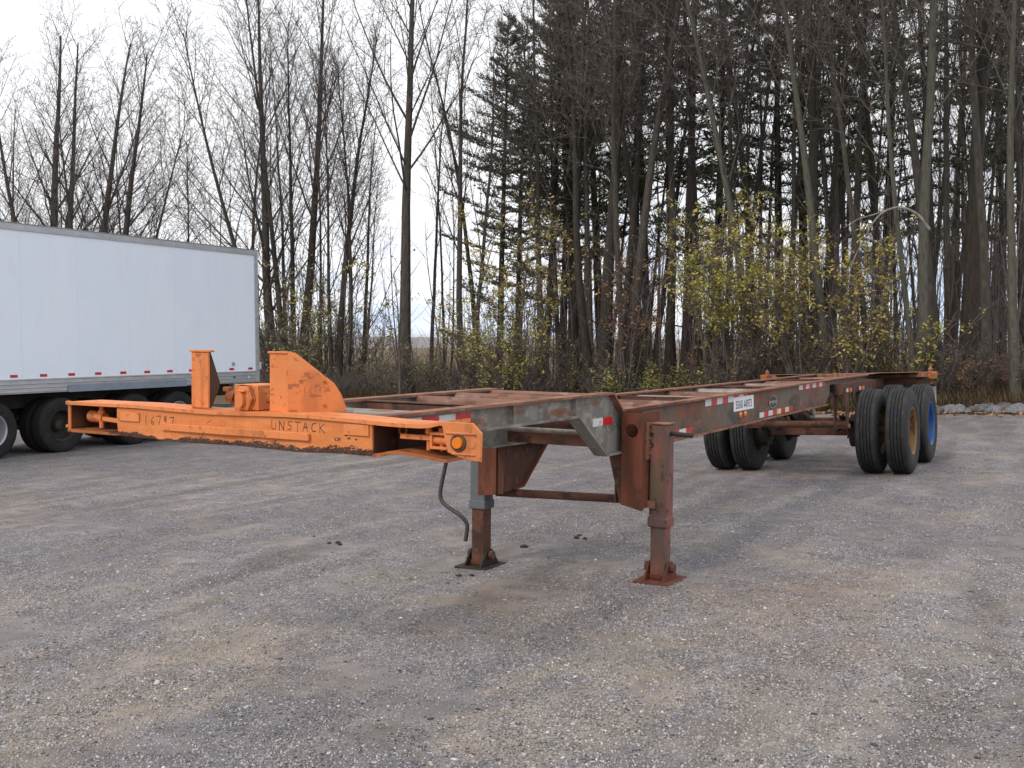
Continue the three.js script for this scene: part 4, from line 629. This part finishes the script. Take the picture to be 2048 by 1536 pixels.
function bush(seed, o) {
  const rnd = mulberry(seed), wood = new Soup(), lv = new Soup(true), q = { H: 3.5, stems: 10, leaves: 900, tone: 'olive', size: 0.085, spread: 0.45, low: 0.2, ...o }, ends = [];
  for (let s = 0; s < q.stems; s++) {
    const az = rnd() * 6.28, sp = q.spread * (0.2 + rnd()), L = q.H * (0.6 + rnd() * 0.45), st = growPath(rnd, V(Math.cos(az) * 0.15 * rnd() * q.stems * 0.1, -0.1, Math.sin(az) * 0.15), V(Math.cos(az) * sp, 1, Math.sin(az) * sp), L, 8, 0.22, -0.01);
    wood.limb(st, st.map((_, i) => mix(0.022, 0.006, i / 8)), 3);
    for (let b = 0; b < 9; b++) { const t = q.low + (1 - q.low) * (b + rnd()) / 9, f = t * 8, i = Math.min(7, Math.floor(f)), p = st[i].clone().lerp(st[i + 1], f - i), a2 = rnd() * 6.28, bl = growPath(rnd, p, V(Math.cos(a2), 0.7 + rnd() * 0.6, Math.sin(a2)), q.H * 0.24 * (0.5 + rnd()), 3, 0.35, 0); wood.limb(bl, bl.map((_, j) => mix(0.01, 0.005, j / 3)), 3); ends.push(bl); for (let e = 0; e < 2; e++) { const c = growPath(rnd, bl[1 + e], V(rnd() - 0.5, 0.6 * rnd(), rnd() - 0.5), q.H * 0.12, 2, 0.3, 0); wood.limb(c, [0.006, 0.005, 0.003], 3); ends.push(c); } }
  }
  const cols = leafCols[q.tone];
  let hub = null;
  for (let k = 0; k < q.leaves; k++) {
    if (!hub || k % 5 === 0) { const e = ends[Math.floor(Math.pow(rnd(), 0.8) * ends.length)], i = Math.floor(rnd() * (e.length - 1)); hub = e[i].clone().lerp(e[i + 1], rnd()); }
    const c = hub.clone().add(V((rnd() - 0.5) * 0.2, (rnd() - 0.5) * 0.2, (rnd() - 0.5) * 0.2));
    const n = V(rnd() - 0.5, rnd() * 0.8 + 0.1, rnd() - 0.5).normalize(), a = V(rnd() - 0.5, rnd() - 0.5, rnd() - 0.5).cross(n).normalize(), b = n.clone().cross(a), s = q.size * (0.6 + rnd() * 0.7), col = cols[Math.floor(Math.pow(rnd(), 1.1) * 5)], g = 0.8 + rnd() * 0.5, cc = [col[0] * g, col[1] * g, col[2] * g];
    const P = (x, y, z = 0) => [c.x + a.x * x * s + b.x * y * s + n.x * z * s, c.y + a.y * x * s + b.y * y * s + n.y * z * s, c.z + a.z * x * s + b.z * y * s + n.z * z * s], nn = [n.x, n.y, n.z];
    lv.tri(P(-0.6, 0), P(0, -0.32, 0.1), P(0.6, 0, 0), nn, cc); lv.tri(P(-0.6, 0), P(0.6, 0, 0), P(0, 0.32, 0.1), nn, cc);
  }
  return [wood.geo(), lv.geo()];
}
function plant(name, [tg, cg], mats, at, turn, scale, label, category, group, parts = ['trunk', 'crown']) {
  const t = thing(name, label, category, group); mesh(parts[0], tg, mats[0], t); mesh(parts[1], cg, mats[1], t);
  t.position.set(at[0], floorY(at[0], at[1]), at[1]); t.rotation.set(turn ? 0.05 * Math.sin(turn * 7) : 0, turn, turn ? 0.06 * Math.cos(turn * 5) : 0); t.scale.setScalar(scale); return t;
}
// image-plane lean: +l leans to the right as seen from the yard (the wood lies roughly across the view)
const lean = (l, d = 0) => { const a = 29.8 * R; return [l * Math.cos(a), -l * Math.sin(a) + d]; };
{
  const S = (l, h, r, ox = 0, d = 0) => { const [a, b] = lean(l, d), [x, z] = lean(ox); return [a, b, h, r, x, z]; };
  // ---- trees one can tell apart along the edge of the wood
  const marks = []; const hero = (u, z, seed, o, bark, label, short) => { const at = spot(u, z); marks.push([u, short]); plant('bare_tree', bareTree(seed, o), [bark, M.twig], at, 0, 1, label, 'tree'); };
  hero(92, -27, 11, { H: 15.5, r: 0.24, stems: [S(-0.11, 0.92, 0.8, -0.3), S(0.01, 1, 1.3), S(0.09, 0.98, 1, 0.25), S(0.24, 0.84, 0.6, 0.4), S(-0.22, 0.8, 0.55, -0.4)], b1: 24, b2: 8, b3: 5, start: 0.16, spread: 0.72, len: 0.4, lr: 0.26 }, M.bark, 'thick clump of four bare stems rising behind the white trailer roof', 'four stemmed clump behind the white trailer');
  hero(196, -26.5, 12, { H: 15.2, r: 0.24, stems: [S(-0.03, 0.98, 1), S(0.15, 0.92, 1, 0.3), S(-0.12, 0.8, 0.6, -0.3), S(0.3, 0.8, 0.5, 0.4)], b1: 29, b2: 8, b3: 5, start: 0.18, spread: 0.72, len: 0.4, lr: 0.26 }, M.bark, 'bare tree with two main stems parting behind the white trailer', 'two stemmed tree behind the white trailer');
  hero(385, -30, 13, { H: 11.5, r: 0.1, stems: [S(-0.03, 1, 1)], b1: 18, b2: 7, b3: 4, start: 0.5, spread: 0.5, len: 0.3, lr: 0.26 }, M.bark, 'slender young bare tree forking high above the middle of the white trailer', 'slender tree above the white trailer');
  hero(556, -27, 14, { H: 17, r: 0.2, stems: [S(-0.13, 1, 1.1), S(-0.26, 0.82, 0.7, -0.1), S(-0.06, 0.95, 0.7, 0.3)], b1: 29, b2: 9, b3: 5, start: 0.18, spread: 0.66, len: 0.36, lr: 0.26 }, M.bark, 'bare tree leaning out over the white trailer just beyond its rear doors', 'tree leaning over the white trailer');
  hero(602, -27.5, 15, { H: 17.5, r: 0.19, stems: [S(0.06, 1, 1.1), S(0.0, 0.8, 0.7, -0.3)], b1: 30, b2: 8, b3: 5, start: 0.35, spread: 0.6, len: 0.34, lr: 0.26 }, M.barkDark, 'bare tree with crooked double stem beside the leaning tree', 'crooked double stemmed tree');
  hero(676, -27.5, 16, { H: 13.5, r: 0.16, stems: [S(0.0, 1, 1), S(0.07, 0.9, 0.7, 0.25), S(-0.05, 0.86, 0.6, -0.2)], b1: 26, b2: 8, b3: 5, start: 0.32, spread: 0.42, len: 0.36, lr: 0.26 }, M.bark, 'narrow broom shaped bare tree with upright stems', 'broom shaped tree');
  hero(806, -26.5, 17, { H: 19, r: 0.24, stems: [S(0.0, 1, 1)], b1: 29, b2: 9, b3: 5, start: 0.36, spread: 0.55, len: 0.4, lr: 0.26 }, M.bark, 'tall straight bare tree standing alone against the white sky', 'tall straight lone tree');
  hero(800, -23.6, 18, { H: 4.2, r: 0.055, stems: [S(0.01, 1, 1)], b1: 11, b2: 4, b3: 4, start: 0.3, spread: 0.8, len: 0.2, lr: 0.26 }, M.barkPale, 'thin dead pale stem in front of the tall straight tree', null);
  hero(925, -28, 19, { H: 16.5, r: 0.14, stems: [S(-0.02, 1, 1), S(0.06, 0.75, 0.8, 0.25)], b1: 20, b2: 8, b3: 6, start: 0.3, spread: 0.4, len: 0.34, lr: 0.26 }, M.bark, 'slim bare tree with steep branches left of the first pine', 'slim steep branched tree');
  hero(1205, -26.2, 20, { H: 21, r: 0.203, stems: [S(0.02, 1, 1.1), S(-0.12, 0.9, 0.75, -0.3), S(0.1, 0.92, 0.7, 0.35)], b1: 27, b2: 10, b3: 7, start: 0.3, spread: 0.5, len: 0.27, lr: 0.2 }, M.barkDark, 'big dark bare tree with three stems before the pines', 'big three stemmed tree');
  hero(1262, -25.6, 21, { H: 20, r: 0.172, stems: [S(0.05, 1, 1), S(-0.05, 0.9, 0.7, -0.2)], b1: 27, b2: 10, b3: 7, start: 0.34, spread: 0.5, len: 0.27, lr: 0.2 }, M.bark, 'tall bare tree wrapped in rust coloured leaves near its foot', 'rust leaved tall tree');
  hero(1335, -26.5, 22, { H: 20, r: 0.156, stems: [S(0.02, 1, 1)], b1: 27, b2: 9, b3: 7, start: 0.3, spread: 0.5, len: 0.27, lr: 0.2 }, M.barkDark, 'dark single trunk between the rust leaved tree and the lime bushes', 'dark single trunk by the lime bushes');
  hero(1510, -25.2, 23, { H: 19, r: 0.125, stems: [S(-0.1, 1, 1)], b1: 29, b2: 9, b3: 7, start: 0.3, spread: 0.5, len: 0.27, lr: 0.2 }, M.barkPale, 'grey bare tree leaning left above the lime green bush', 'grey tree leaning over the lime bush');
  hero(1660, -24.8, 24, { H: 19, r: 0.133, stems: [S(-0.07, 1, 1)], b1: 27, b2: 9, b3: 7, start: 0.36, spread: 0.5, len: 0.27, lr: 0.2 }, M.barkPale, 'grey bare tree rising out of the golden bush', 'grey tree in the golden bush');
  hero(1752, -24.8, 25, { H: 18, r: 0.094, stems: [S(-0.16, 1, 1)], b1: 20, b2: 8, b3: 6, start: 0.4, spread: 0.5, len: 0.27, lr: 0.2 }, M.bark, 'thin bare tree slanting left across the darker trunks', 'thin slanting tree');
  hero(1848, -24.2, 26, { H: 21, r: 0.156, stems: [S(-0.005, 1, 1), S(-0.12, 0.8, 0.55, -0.1, 0)], b1: 29, b2: 9, b3: 7, start: 0.33, spread: 0.5, len: 0.27, lr: 0.2 }, M.barkPale, 'pale smooth trunk standing just behind the rear end of the chassis', 'pale smooth trunk');
  hero(1884, -25.5, 27, { H: 19, r: 0.156, stems: [S(-0.1, 1, 1)], b1: 20, b2: 8, b3: 6, start: 0.4, spread: 0.5, len: 0.27, lr: 0.2 }, M.bark, 'mossy trunk leaning left beside the pale smooth trunk', 'mossy leaning trunk');
  hero(1938, -25.8, 28, { H: 22, r: 0.234, stems: [S(0.0, 1, 1)], b1: 27, b2: 9, b3: 6, start: 0.34, spread: 0.5, len: 0.27, lr: 0.2 }, M.barkDark, 'stout dark trunk with strips of bright sky either side', 'stout dark trunk');
  hero(1975, -25.0, 29, { H: 19, r: 0.140, stems: [S(-0.01, 1, 1)], b1: 20, b2: 8, b3: 6, start: 0.4, spread: 0.5, len: 0.27, lr: 0.2 }, M.bark, 'grey straight trunk close beside the stout dark trunk', 'grey straight trunk');
  hero(2034, -24.2, 30, { H: 18, r: 0.117, stems: [S(-0.08, 1, 1), S(0.06, 0.9, 0.7, 0.2)], b1: 18, b2: 8, b3: 6, start: 0.35, spread: 0.5, len: 0.27, lr: 0.2 }, M.barkPale, 'greenish slanting stem rooted in the tan grass behind the stones', 'greenish slanting stem');
  { const t = scene.children.find((c) => c.userData.label && c.userData.label.startsWith('pale smooth trunk')), s2 = new Soup(), P = (l, y) => { const [x, z] = lean(l, 0.25); return V(x, y, z); };
    const cv = new THREE.CatmullRomCurve3([P(0.08, 4.25), P(-0.2, 4.6), P(-0.6, 4.78), P(-1.0, 4.7), P(-1.3, 4.4), P(-1.5, 4.0), P(-1.75, 3.5), P(-1.85, 3.1)]).getPoints(22); s2.limb(cv, cv.map((_, i) => mix(0.045, 0.008, i / 22)), 6); s2.limb([P(-0.95, 4.72), P(-1.3, 4.6), P(-1.65, 4.5), P(-2.0, 4.28)], [0.022, 0.018, 0.013, 0.006], 5); s2.limb([P(-1.5, 4.05), P(-1.2, 3.95), P(-0.9, 4.05)], [0.018, 0.012, 0.005], 5);
    const m = mesh('dead_limb', s2.geo(), std({ map: paintTex(256, 0.5, [0x8f8a80, [0x6e6a62, 8, 8, 0.45, 0.65, 320, 0.7]]), roughness: 0.95 }), t); m.userData.label = 'bleached dead limb hooked downwards'; }
  // ---- the other bare trees of the wood: a few shapes, repeated
  const kinds = [31, 32, 33, 34, 35, 36].map((s, i) => bareTree(s, { H: 17, r: [0.13, 0.1, 0.16, 0.12, 0.09, 0.14][i], stems: i % 2 ? [S(0.02, 1, 1)] : [S(-0.03, 1, 1), S(0.07, 0.8, 0.7, 0.2)], b1: 13, b2: 6, b3: 4, b4: 1, start: 0.28 + 0.04 * i, spread: 0.5, len: 0.3, lr: 0.24 }));
  const near = (u) => marks.filter((m) => m[1]).reduce((a, b) => Math.abs(b[0] - u) < Math.abs(a[0] - u) ? b : a)[1];
  const rnd = mulberry(404); let k = 0;
  const put = (u, z, sc) => plant('bare_tree', kinds[k % 6], [[M.bark, M.barkDark, M.barkDark][k % 3], M.twig], spot(u, z), rnd() * 6.28, sc, (k++ % 2 ? 'slim' : 'dark') + ' bare tree in the wood behind the ' + near(u), 'tree', 'bare trees behind the ' + near(u));
  for (const [u, z, sc] of [[20, -34, 0.9], [140, -33, 0.8], [260, -35, 0.75], [330, -36, 0.62], [440, -35, 0.7], [505, -30, 0.85], [575, -33, 0.9], [640, -32, 0.85], [725, -36, 0.75], [860, -31, 0.8], [890, -33, 0.8], [955, -32, 0.9]]) put(u, z, sc);
  for (let i = 0; i < 25; i++) { const u = 1050 + 1010 * (i + rnd()) / 25; put(u, -27.5 - rnd() * 12, 0.9 + rnd() * 0.35); }
  for (let i = 0; i < 8; i++) { const u = 1500 + 560 * (i + rnd()) / 8; put(u, -40 - rnd() * 12, 1 + rnd() * 0.3); }
  // ---- pines
  const pines = [51, 52, 53, 54].map((s, i) => pineTree(s, { H: 19, r: 0.21, base: [0.34, 0.38, 0.36, 0.4][i], Rm: [3.3, 3.0, 3.4, 3.0][i], whorls: [23, 22, 22, 21][i] }));
  const pm = [[996, -34, 0.8], [1035, -38, 0.84], [1085, -34, 0.9], [1125, -40, 1.0], [1160, -37, 1.0], [1205, -43, 1.15], [1255, -36, 1.05], [1300, -42, 1.15], [1370, -35, 1.1], [1425, -43, 1.2], [1560, -38, 1.05], [1615, -45, 1.25], [1655, -36, 1.05], [1760, -46, 1.2], [1960, -40, 1.05], [2040, -33, 1.0], [2075, -38, 1.1]];
  pm.forEach(([u, z, sc], i) => plant('pine_tree', pines[i % 4], [M.barkDark, M.needle], spot(u, z), rnd() * 6.28, sc, 'dark green pine with layered boughs behind the ' + near(u), 'tree', 'pines behind the ' + near(u)));
  // ---- bushes with the last leaves
  const shrub = (u, z, seed, o, label, group) => plant('leafy_bush', bush(seed, o), [M.twig, M.leaf], spot(u, z), 0, 1, label, 'bush', group, ['stems', 'leaves']);
  shrub(1470, -24.6, 61, { H: 5.6, stems: 13, leaves: 4200, tone: 'lime', spread: 0.42, low: 0.5, size: 0.095 }, 'tall lime and yellow bush behind the middle of the chassis');
  shrub(1425, -25.0, 62, { H: 4.6, stems: 9, leaves: 2000, tone: 'lime', spread: 0.4, low: 0.45, size: 0.09 }, 'smaller lime bush at the side of the tall lime bush');
  shrub(1610, -24.4, 63, { H: 4.9, stems: 12, leaves: 2000, tone: 'gold', spread: 0.42, low: 0.3, size: 0.095 }, 'golden leaved bush at the foot of the grey leaning trees');
  shrub(1700, -24.2, 64, { H: 4.2, stems: 11, leaves: 1700, tone: 'gold', spread: 0.45, low: 0.2, size: 0.095 }, 'golden bush next to the pale smooth trunk');
  shrub(1800, -23.9, 65, { H: 2.6, stems: 7, leaves: 420, tone: 'lime', spread: 0.45, low: 0.3, size: 0.1 }, 'low bush with big yellow leaves in front of the pale trunk');
  shrub(1250, -25.0, 66, { H: 4.6, stems: 8, leaves: 700, tone: 'rust', spread: 0.32, low: 0.35 }, 'bush of rust brown leaves clinging round the tall bare tree');
  shrub(1060, -26.5, 67, { H: 6.2, stems: 10, leaves: 2200, tone: 'gold', spread: 0.35, low: 0.5, size: 0.09 }, 'tall thin bush with golden leaves in front of the first pine');
  shrub(1020, -24.8, 68, { H: 3.6, stems: 12, leaves: 1700, tone: 'lime', spread: 0.5, low: 0.15 }, 'yellow green bush between the tall straight tree and the pines');
  const bushes = [71, 72, 73, 74, 75].map((s, i) => bush(s, { H: [3.2, 2.8, 3.6, 3.0, 2.4][i], stems: 11, leaves: [900, 800, 900, 600, 600][i], tone: ['olive', 'olive', 'lime', 'brown', 'rust'][i], spread: 0.5, low: 0.12 }));
  const bl = ['olive green bush', 'olive green bush', 'yellow green bush', 'brown leaved bush', 'rust leaved bush'], bg = ['olive bushes of the wood edge', 'olive bushes of the wood edge', 'yellow green bushes of the wood edge', 'brown bushes of the wood edge', 'rust leaved bushes of the wood edge'];
  const low = (u, z, j, sc) => plant('leafy_bush', bushes[j], [M.twig, M.leaf], spot(u, z), rnd() * 6.28, sc, bl[j] + ' near the ' + near(u), 'bush', bg[j], ['stems', 'leaves']);
  for (let i = 0; i < 11; i++) low(520 + 560 * (i + rnd()) / 11, -24.2 - rnd() * 4, [0, 1, 2, 0, 1, 3][i % 6], (1.15 + rnd() * 0.5) * (i < 3 ? 1.0 : i > 3 && i < 8 ? 0.45 : 0.75));
  for (let i = 0; i < 11; i++) low(1080 + 760 * (i + rnd()) / 11, -24 - rnd() * 3, [3, 1, 3, 0, 4, 3][i % 6], 0.5 + rnd() * 0.4);
  for (let i = 0; i < 9; i++) low(1880 + 190 * (i + rnd()) / 9, -24.2 - rnd() * 2, [3, 3, 4][i % 3], 0.35 + rnd() * 0.25);
  // ---- tangle of brush and bare saplings, and tan grass: more than anyone could count
  const clump = (() => { const s = new Soup(), r = mulberry(91); for (let i = 0; i < 26; i++) { const a = r() * 6.28, p = growPath(r, V((r() - 0.5) * 0.9, -0.05, (r() - 0.5) * 0.9), V(Math.cos(a) * 0.5, 1, Math.sin(a) * 0.5), 0.9 + r() * 1.5, 4, 0.5, -0.03); s.limb(p, p.map((_, j) => mix(0.012, 0.004, j / 4)), 3); for (let b = 0; b < 3; b++) { const c = growPath(r, p[1 + b], V(r() - 0.5, 0.5, r() - 0.5), 0.5, 2, 0.5, 0); s.limb(c, [0.006, 0.005, 0.003], 3); } } return s.geo(); })();
  const sapling = (() => { const s = new Soup(), r = mulberry(92); for (let i = 0; i < 5; i++) { const p = growPath(r, V((r() - 0.5) * 1.6, -0.05, (r() - 0.5) * 1.6), V((r() - 0.5) * 0.25, 1, (r() - 0.5) * 0.25), 4 + r() * 4, 9, 0.12, 0.01); s.limb(p, p.map((_, j) => mix(0.03, 0.006, j / 9)), 4); for (let b = 0; b < 9; b++) { const j = 2 + Math.floor(r() * 7), c = growPath(r, p[j], V(r() - 0.5, 0.55, r() - 0.5), 0.7 + r() * 1.2, 3, 0.35, 0.05); s.limb(c, [0.009, 0.007, 0.006, 0.003], 3); } } return s.geo(); })();
  const grass = (() => { const s = new Soup(true), r = mulberry(93); for (let i = 0; i < 46; i++) { const a = r() * 6.28, h = 0.35 + r() * 0.6, bx = (r() - 0.5) * 0.5, bz = (r() - 0.5) * 0.5, tx = bx + Math.cos(a) * h * 0.45 * r(), tz = bz + Math.sin(a) * h * 0.45 * r(), w = 0.007, c = [[0.2, 0.15, 0.08], [0.15, 0.11, 0.06], [0.26, 0.19, 0.1], [0.12, 0.1, 0.05], [0.17, 0.11, 0.065]][i % 5], n = [Math.sin(a) * 0.7, 0.7, -Math.cos(a) * 0.7]; s.tri([bx - Math.sin(a) * w, -0.02, bz + Math.cos(a) * w], [bx + Math.sin(a) * w, -0.02, bz - Math.cos(a) * w], [(bx + tx) / 2, h * 0.6, (bz + tz) / 2], n, c); s.tri([(bx + tx) / 2 - Math.sin(a) * w, h * 0.55, (bz + tz) / 2], [(bx + tx) / 2 + Math.sin(a) * w, h * 0.55, (bz + tz) / 2], [tx, h, tz], n, c); } return s.geo(); })();
  const scatter = (name, geo, mat, n, fn, label) => { const im = new THREE.InstancedMesh(geo, mat, n), o = new THREE.Object3D(); for (let i = 0; i < n; i++) { const [x, z, s, sy = s] = fn(i); o.position.set(x, floorY(x, z), z); o.rotation.y = rnd() * 6.28; o.scale.set(s, sy, s); o.updateMatrix(); im.setMatrixAt(i, o.matrix); } im.name = name; im.castShadow = im.receiveShadow = true; scene.add(im); tag(im, label, null, null, 'stuff'); };
  scatter('brush', clump, M.twig, 300, (i) => { const u = 480 + 1600 * rnd(), z = -24.4 - rnd() * 9, p = spot(u, z); return [p[0], p[1], 0.4 + rnd() * 0.5]; }, 'tangled leafless brush along the foot of the wood');
  scatter('saplings', sapling, M.twig, 105, (i) => { const u = i < 22 ? 480 + 600 * rnd() : i < 45 ? 1050 + 350 * rnd() : 1400 + 680 * rnd(), z = -25.5 - rnd() * 14, p = spot(u, z); return [p[0], p[1], 0.7 + rnd() * 0.5]; }, 'countless thin bare saplings filling the wood');
  const herb = (() => { const [w, l] = bush(95, { H: 1.1, stems: 7, leaves: 260, tone: 'olive', spread: 0.7, low: 0.05, size: 0.085 }); return l; })();
  scatter('ground_cover', herb, M.leaf, 95, (i) => { const u = 500 + 1350 * rnd(), z = -24.0 - rnd() * 5, p = spot(u, z); return [p[0], p[1], 0.5 + rnd() * 0.6]; }, 'low leafy plants covering the foot of the wood');
  const far = [96, 97].map((sd) => { const [a, b] = bareTree(sd, { H: 18, r: 0.13, stems: [S(0, 1, 1), S(0.08, 0.85, 0.7, 0.3)], b1: 15, b2: 7, b3: 5, b4: 2, start: 0.2, spread: 0.55, len: 0.34 }); return merge([a, b]); });
  far.forEach((g, i) => scatter(['far_wood', 'far_thicket'][i], g, M.twig, 7, (j) => { const u = j < 2 ? 1090 + 300 * rnd() : 1390 + 690 * rnd(), z = (j < 2 ? -46 : -40) - rnd() * 18, p = spot(u, z); const k2 = 0.95 + rnd() * 0.35; return [p[0], p[1], k2]; }, ['hazy mass of leafless trees deep in the wood', 'thicket of leafless trees at the back of the wood'][i]));
  M.grass = std({ vertexColors: true, roughness: 0.9 });
  scatter('dead_grass', grass, M.grass, 1500, (i) => { const u = 500 + 1600 * rnd(), z0 = -23.0 - Math.pow(rnd(), 1.6) * 3.5, p = spot(u, z0); return [p[0], p[1] , 0.5 + rnd() * 0.4, 0.25 + rnd() * 0.35]; }, 'tan dead grass along the edge of the wood');
}

// ------------------------------------------------------------------ stones and litter along the edge, pebbles and clods in the yard
{
  const rnd = mulberry(777);
  const rockG = [1, 2, 3, 4].map((s) => { const g = new THREE.IcosahedronGeometry(1, 2), p = g.attributes.position; for (let i = 0; i < p.count; i++) { const v = V(p.getX(i), p.getY(i), p.getZ(i)), n = 0.75 + 0.5 * fbm(v.x * 1.3 + s * 7, v.y * 1.3 + v.z * 1.7 + 9, s, 3); v.multiplyScalar(n); p.setXYZ(i, v.x, v.y * 0.62, v.z); } g.computeVertexNormals(); return uvBox(g); });
  const rockM = [[0x6e7176, 0x55575c, 0x85878b], [0x626060, 0x4b4a49, 0x787674], [0x77797e, 0x62646a, 0x929396]].map(([a, b, c], i) => std({ map: paintTex(256, 1.0, [a, [b, 4, 4, 0.4, 0.65, 401 + i, 0.8], [c, 9, 9, 0.55, 0.7, 411 + i, 0.7]]), roughness: 0.9, bumpMap: grainBump, bumpScale: 0.01 }));
  for (let i = 0; i < 64; i++) {
    const u = 1850 + 215 * (i + rnd()) / 64, z = -22.55 - rnd() * 0.55, p = spot(u, z), s = 0.07 + Math.pow(rnd(), 2) * 0.16;
    const m = mesh('edge_stone', rockG[i % 4], rockM[i % 3]); m.position.set(p[0], floorY(p[0], p[1]) + s * 0.2, p[1]); m.rotation.set(rnd() * 0.5, rnd() * 6.28, rnd() * 0.5); m.scale.set(s * 1.25, s, s);
    tag(m, 'grey broken stone in the row edging the gravel yard', 'stone', 'stones edging the yard');
  }
  const o = new THREE.Object3D(), col = new THREE.Color();
  const bunch = (name, geo, mat, n, fn, label) => { const im = new THREE.InstancedMesh(geo, mat, n); for (let i = 0; i < n; i++) { fn(i, o, col); o.updateMatrix(); im.setMatrixAt(i, o.matrix); im.setColorAt(i, col); } im.name = name; im.castShadow = im.receiveShadow = true; scene.add(im); return tag(im, label, null, null, 'stuff'); };
  const leafG = (() => { const s = new Soup(); s.tri([-0.5, 0, 0], [0, 0.08, 0.32], [0.5, 0, 0], [0, 1, 0]); s.tri([-0.5, 0, 0], [0.5, 0, 0], [0, 0.1, -0.32], [0, 1, 0]); return s.geo(); })();
  bunch('fallen_leaves', leafG, std({ roughness: 0.85 }), 5200, (i, q, c) => { const u = 560 + 1500 * rnd(), z = (i < 3800 ? -22.3 - Math.abs(rnd() + rnd() - 1) * 0.4 : -22.2 + rnd() * 1.4 - rnd() * 3), p = spot(u, z); q.position.set(p[0], (z < edgeZ(p[0]) ? floorY(p[0], z) : groundY(p[0], z)) + 0.012 + rnd() * 0.03, z); q.rotation.set((rnd() - 0.5) * 1.2, rnd() * 6.28, (rnd() - 0.5) * 1.2); q.scale.setScalar(0.06 + rnd() * 0.06); const t = rnd(); c.setRGB(0.16 + t * 0.2, 0.09 + t * 0.1, 0.05 + t * 0.045); }, 'brown fallen leaves drifted against the stones');
  // loose pebbles on the yard
  const pebG = (() => { const g = new THREE.IcosahedronGeometry(1, 0), p = g.attributes.position; for (let i = 0; i < p.count; i++) { const a = 0.8 + 0.4 * hash2(Math.round(p.getX(i) * 50), Math.round(p.getY(i) * 50 + p.getZ(i) * 31), 4); p.setXYZ(i, p.getX(i) * a, p.getY(i) * a * 0.6, p.getZ(i) * a * 0.85); } g.computeVertexNormals(); return g; })();
  bunch('pebbles', pebG, std({ roughness: 0.85 }), 105000, (i, q, c) => {
    let x, z, d; for (let t = 0; t < 12; t++) { const a = camAng(-60 + 2170 * rnd()); d = 2.6 + Math.pow(rnd(), 1.6) * 9; x = 3.384 - Math.sin(a) * d; z = 3.544 - Math.cos(a) * d; if (fbm(x / 0.55 + 3, z / 1.1 + 3, 221, 3) > 0.36 + rnd() * 0.25) break; }
    const big = rnd(), s = big > 0.996 ? 0.010 + rnd() * 0.006 : big > 0.93 ? 0.0055 + rnd() * 0.0035 : 0.0026 + rnd() * 0.0032;
    q.position.set(x, groundY(x, z) + s * 0.25, z); q.rotation.set(rnd() * 6, rnd() * 6, rnd() * 6); q.scale.setScalar(s);
    const b = rnd(), g = b > 0.95 ? 0.45 + rnd() * 0.2 : b < 0.07 ? 0.09 + rnd() * 0.06 : 0.17 + rnd() * 0.24, t = rnd(); c.setRGB(g * (1.02 + 0.06 * t), g, g * (1.06 - 0.14 * t));
  }, 'loose pebbles scattered over the gravel yard');
  // dark clods of dirt
  const clodM = std({ map: paintTex(256, 0.3, [0x38312d, [0x2a2523, 20, 20, 0.45, 0.6, 431, 0.8], [0x57493d, 30, 30, 0.58, 0.7, 432, 0.6]]), roughness: 1 });
  for (const [x, z, s] of [[-2.38, -3.55, 0.022], [-2.32, -3.5, 0.018], [-2.45, -3.52, 0.016], [-0.78, -3.95, 0.026], [-0.55, -4.45, 0.022], [-0.46, -4.42, 0.018], [-0.6, -4.6, 0.018], [-0.66, -2.78, 0.016], [-0.58, -2.83, 0.014]]) { const m = mesh('dirt_clod', rockG[Math.floor(rnd() * 4)], clodM); m.position.set(x, groundY(x, z) + s * 0.3, z); m.rotation.y = rnd() * 6; m.scale.set(s * 1.4, s, s); tag(m, 'small dark clod of dirt lying on the gravel near the landing legs', 'clod', 'dirt clods on the gravel'); }
}

renderer.render(scene, camera);
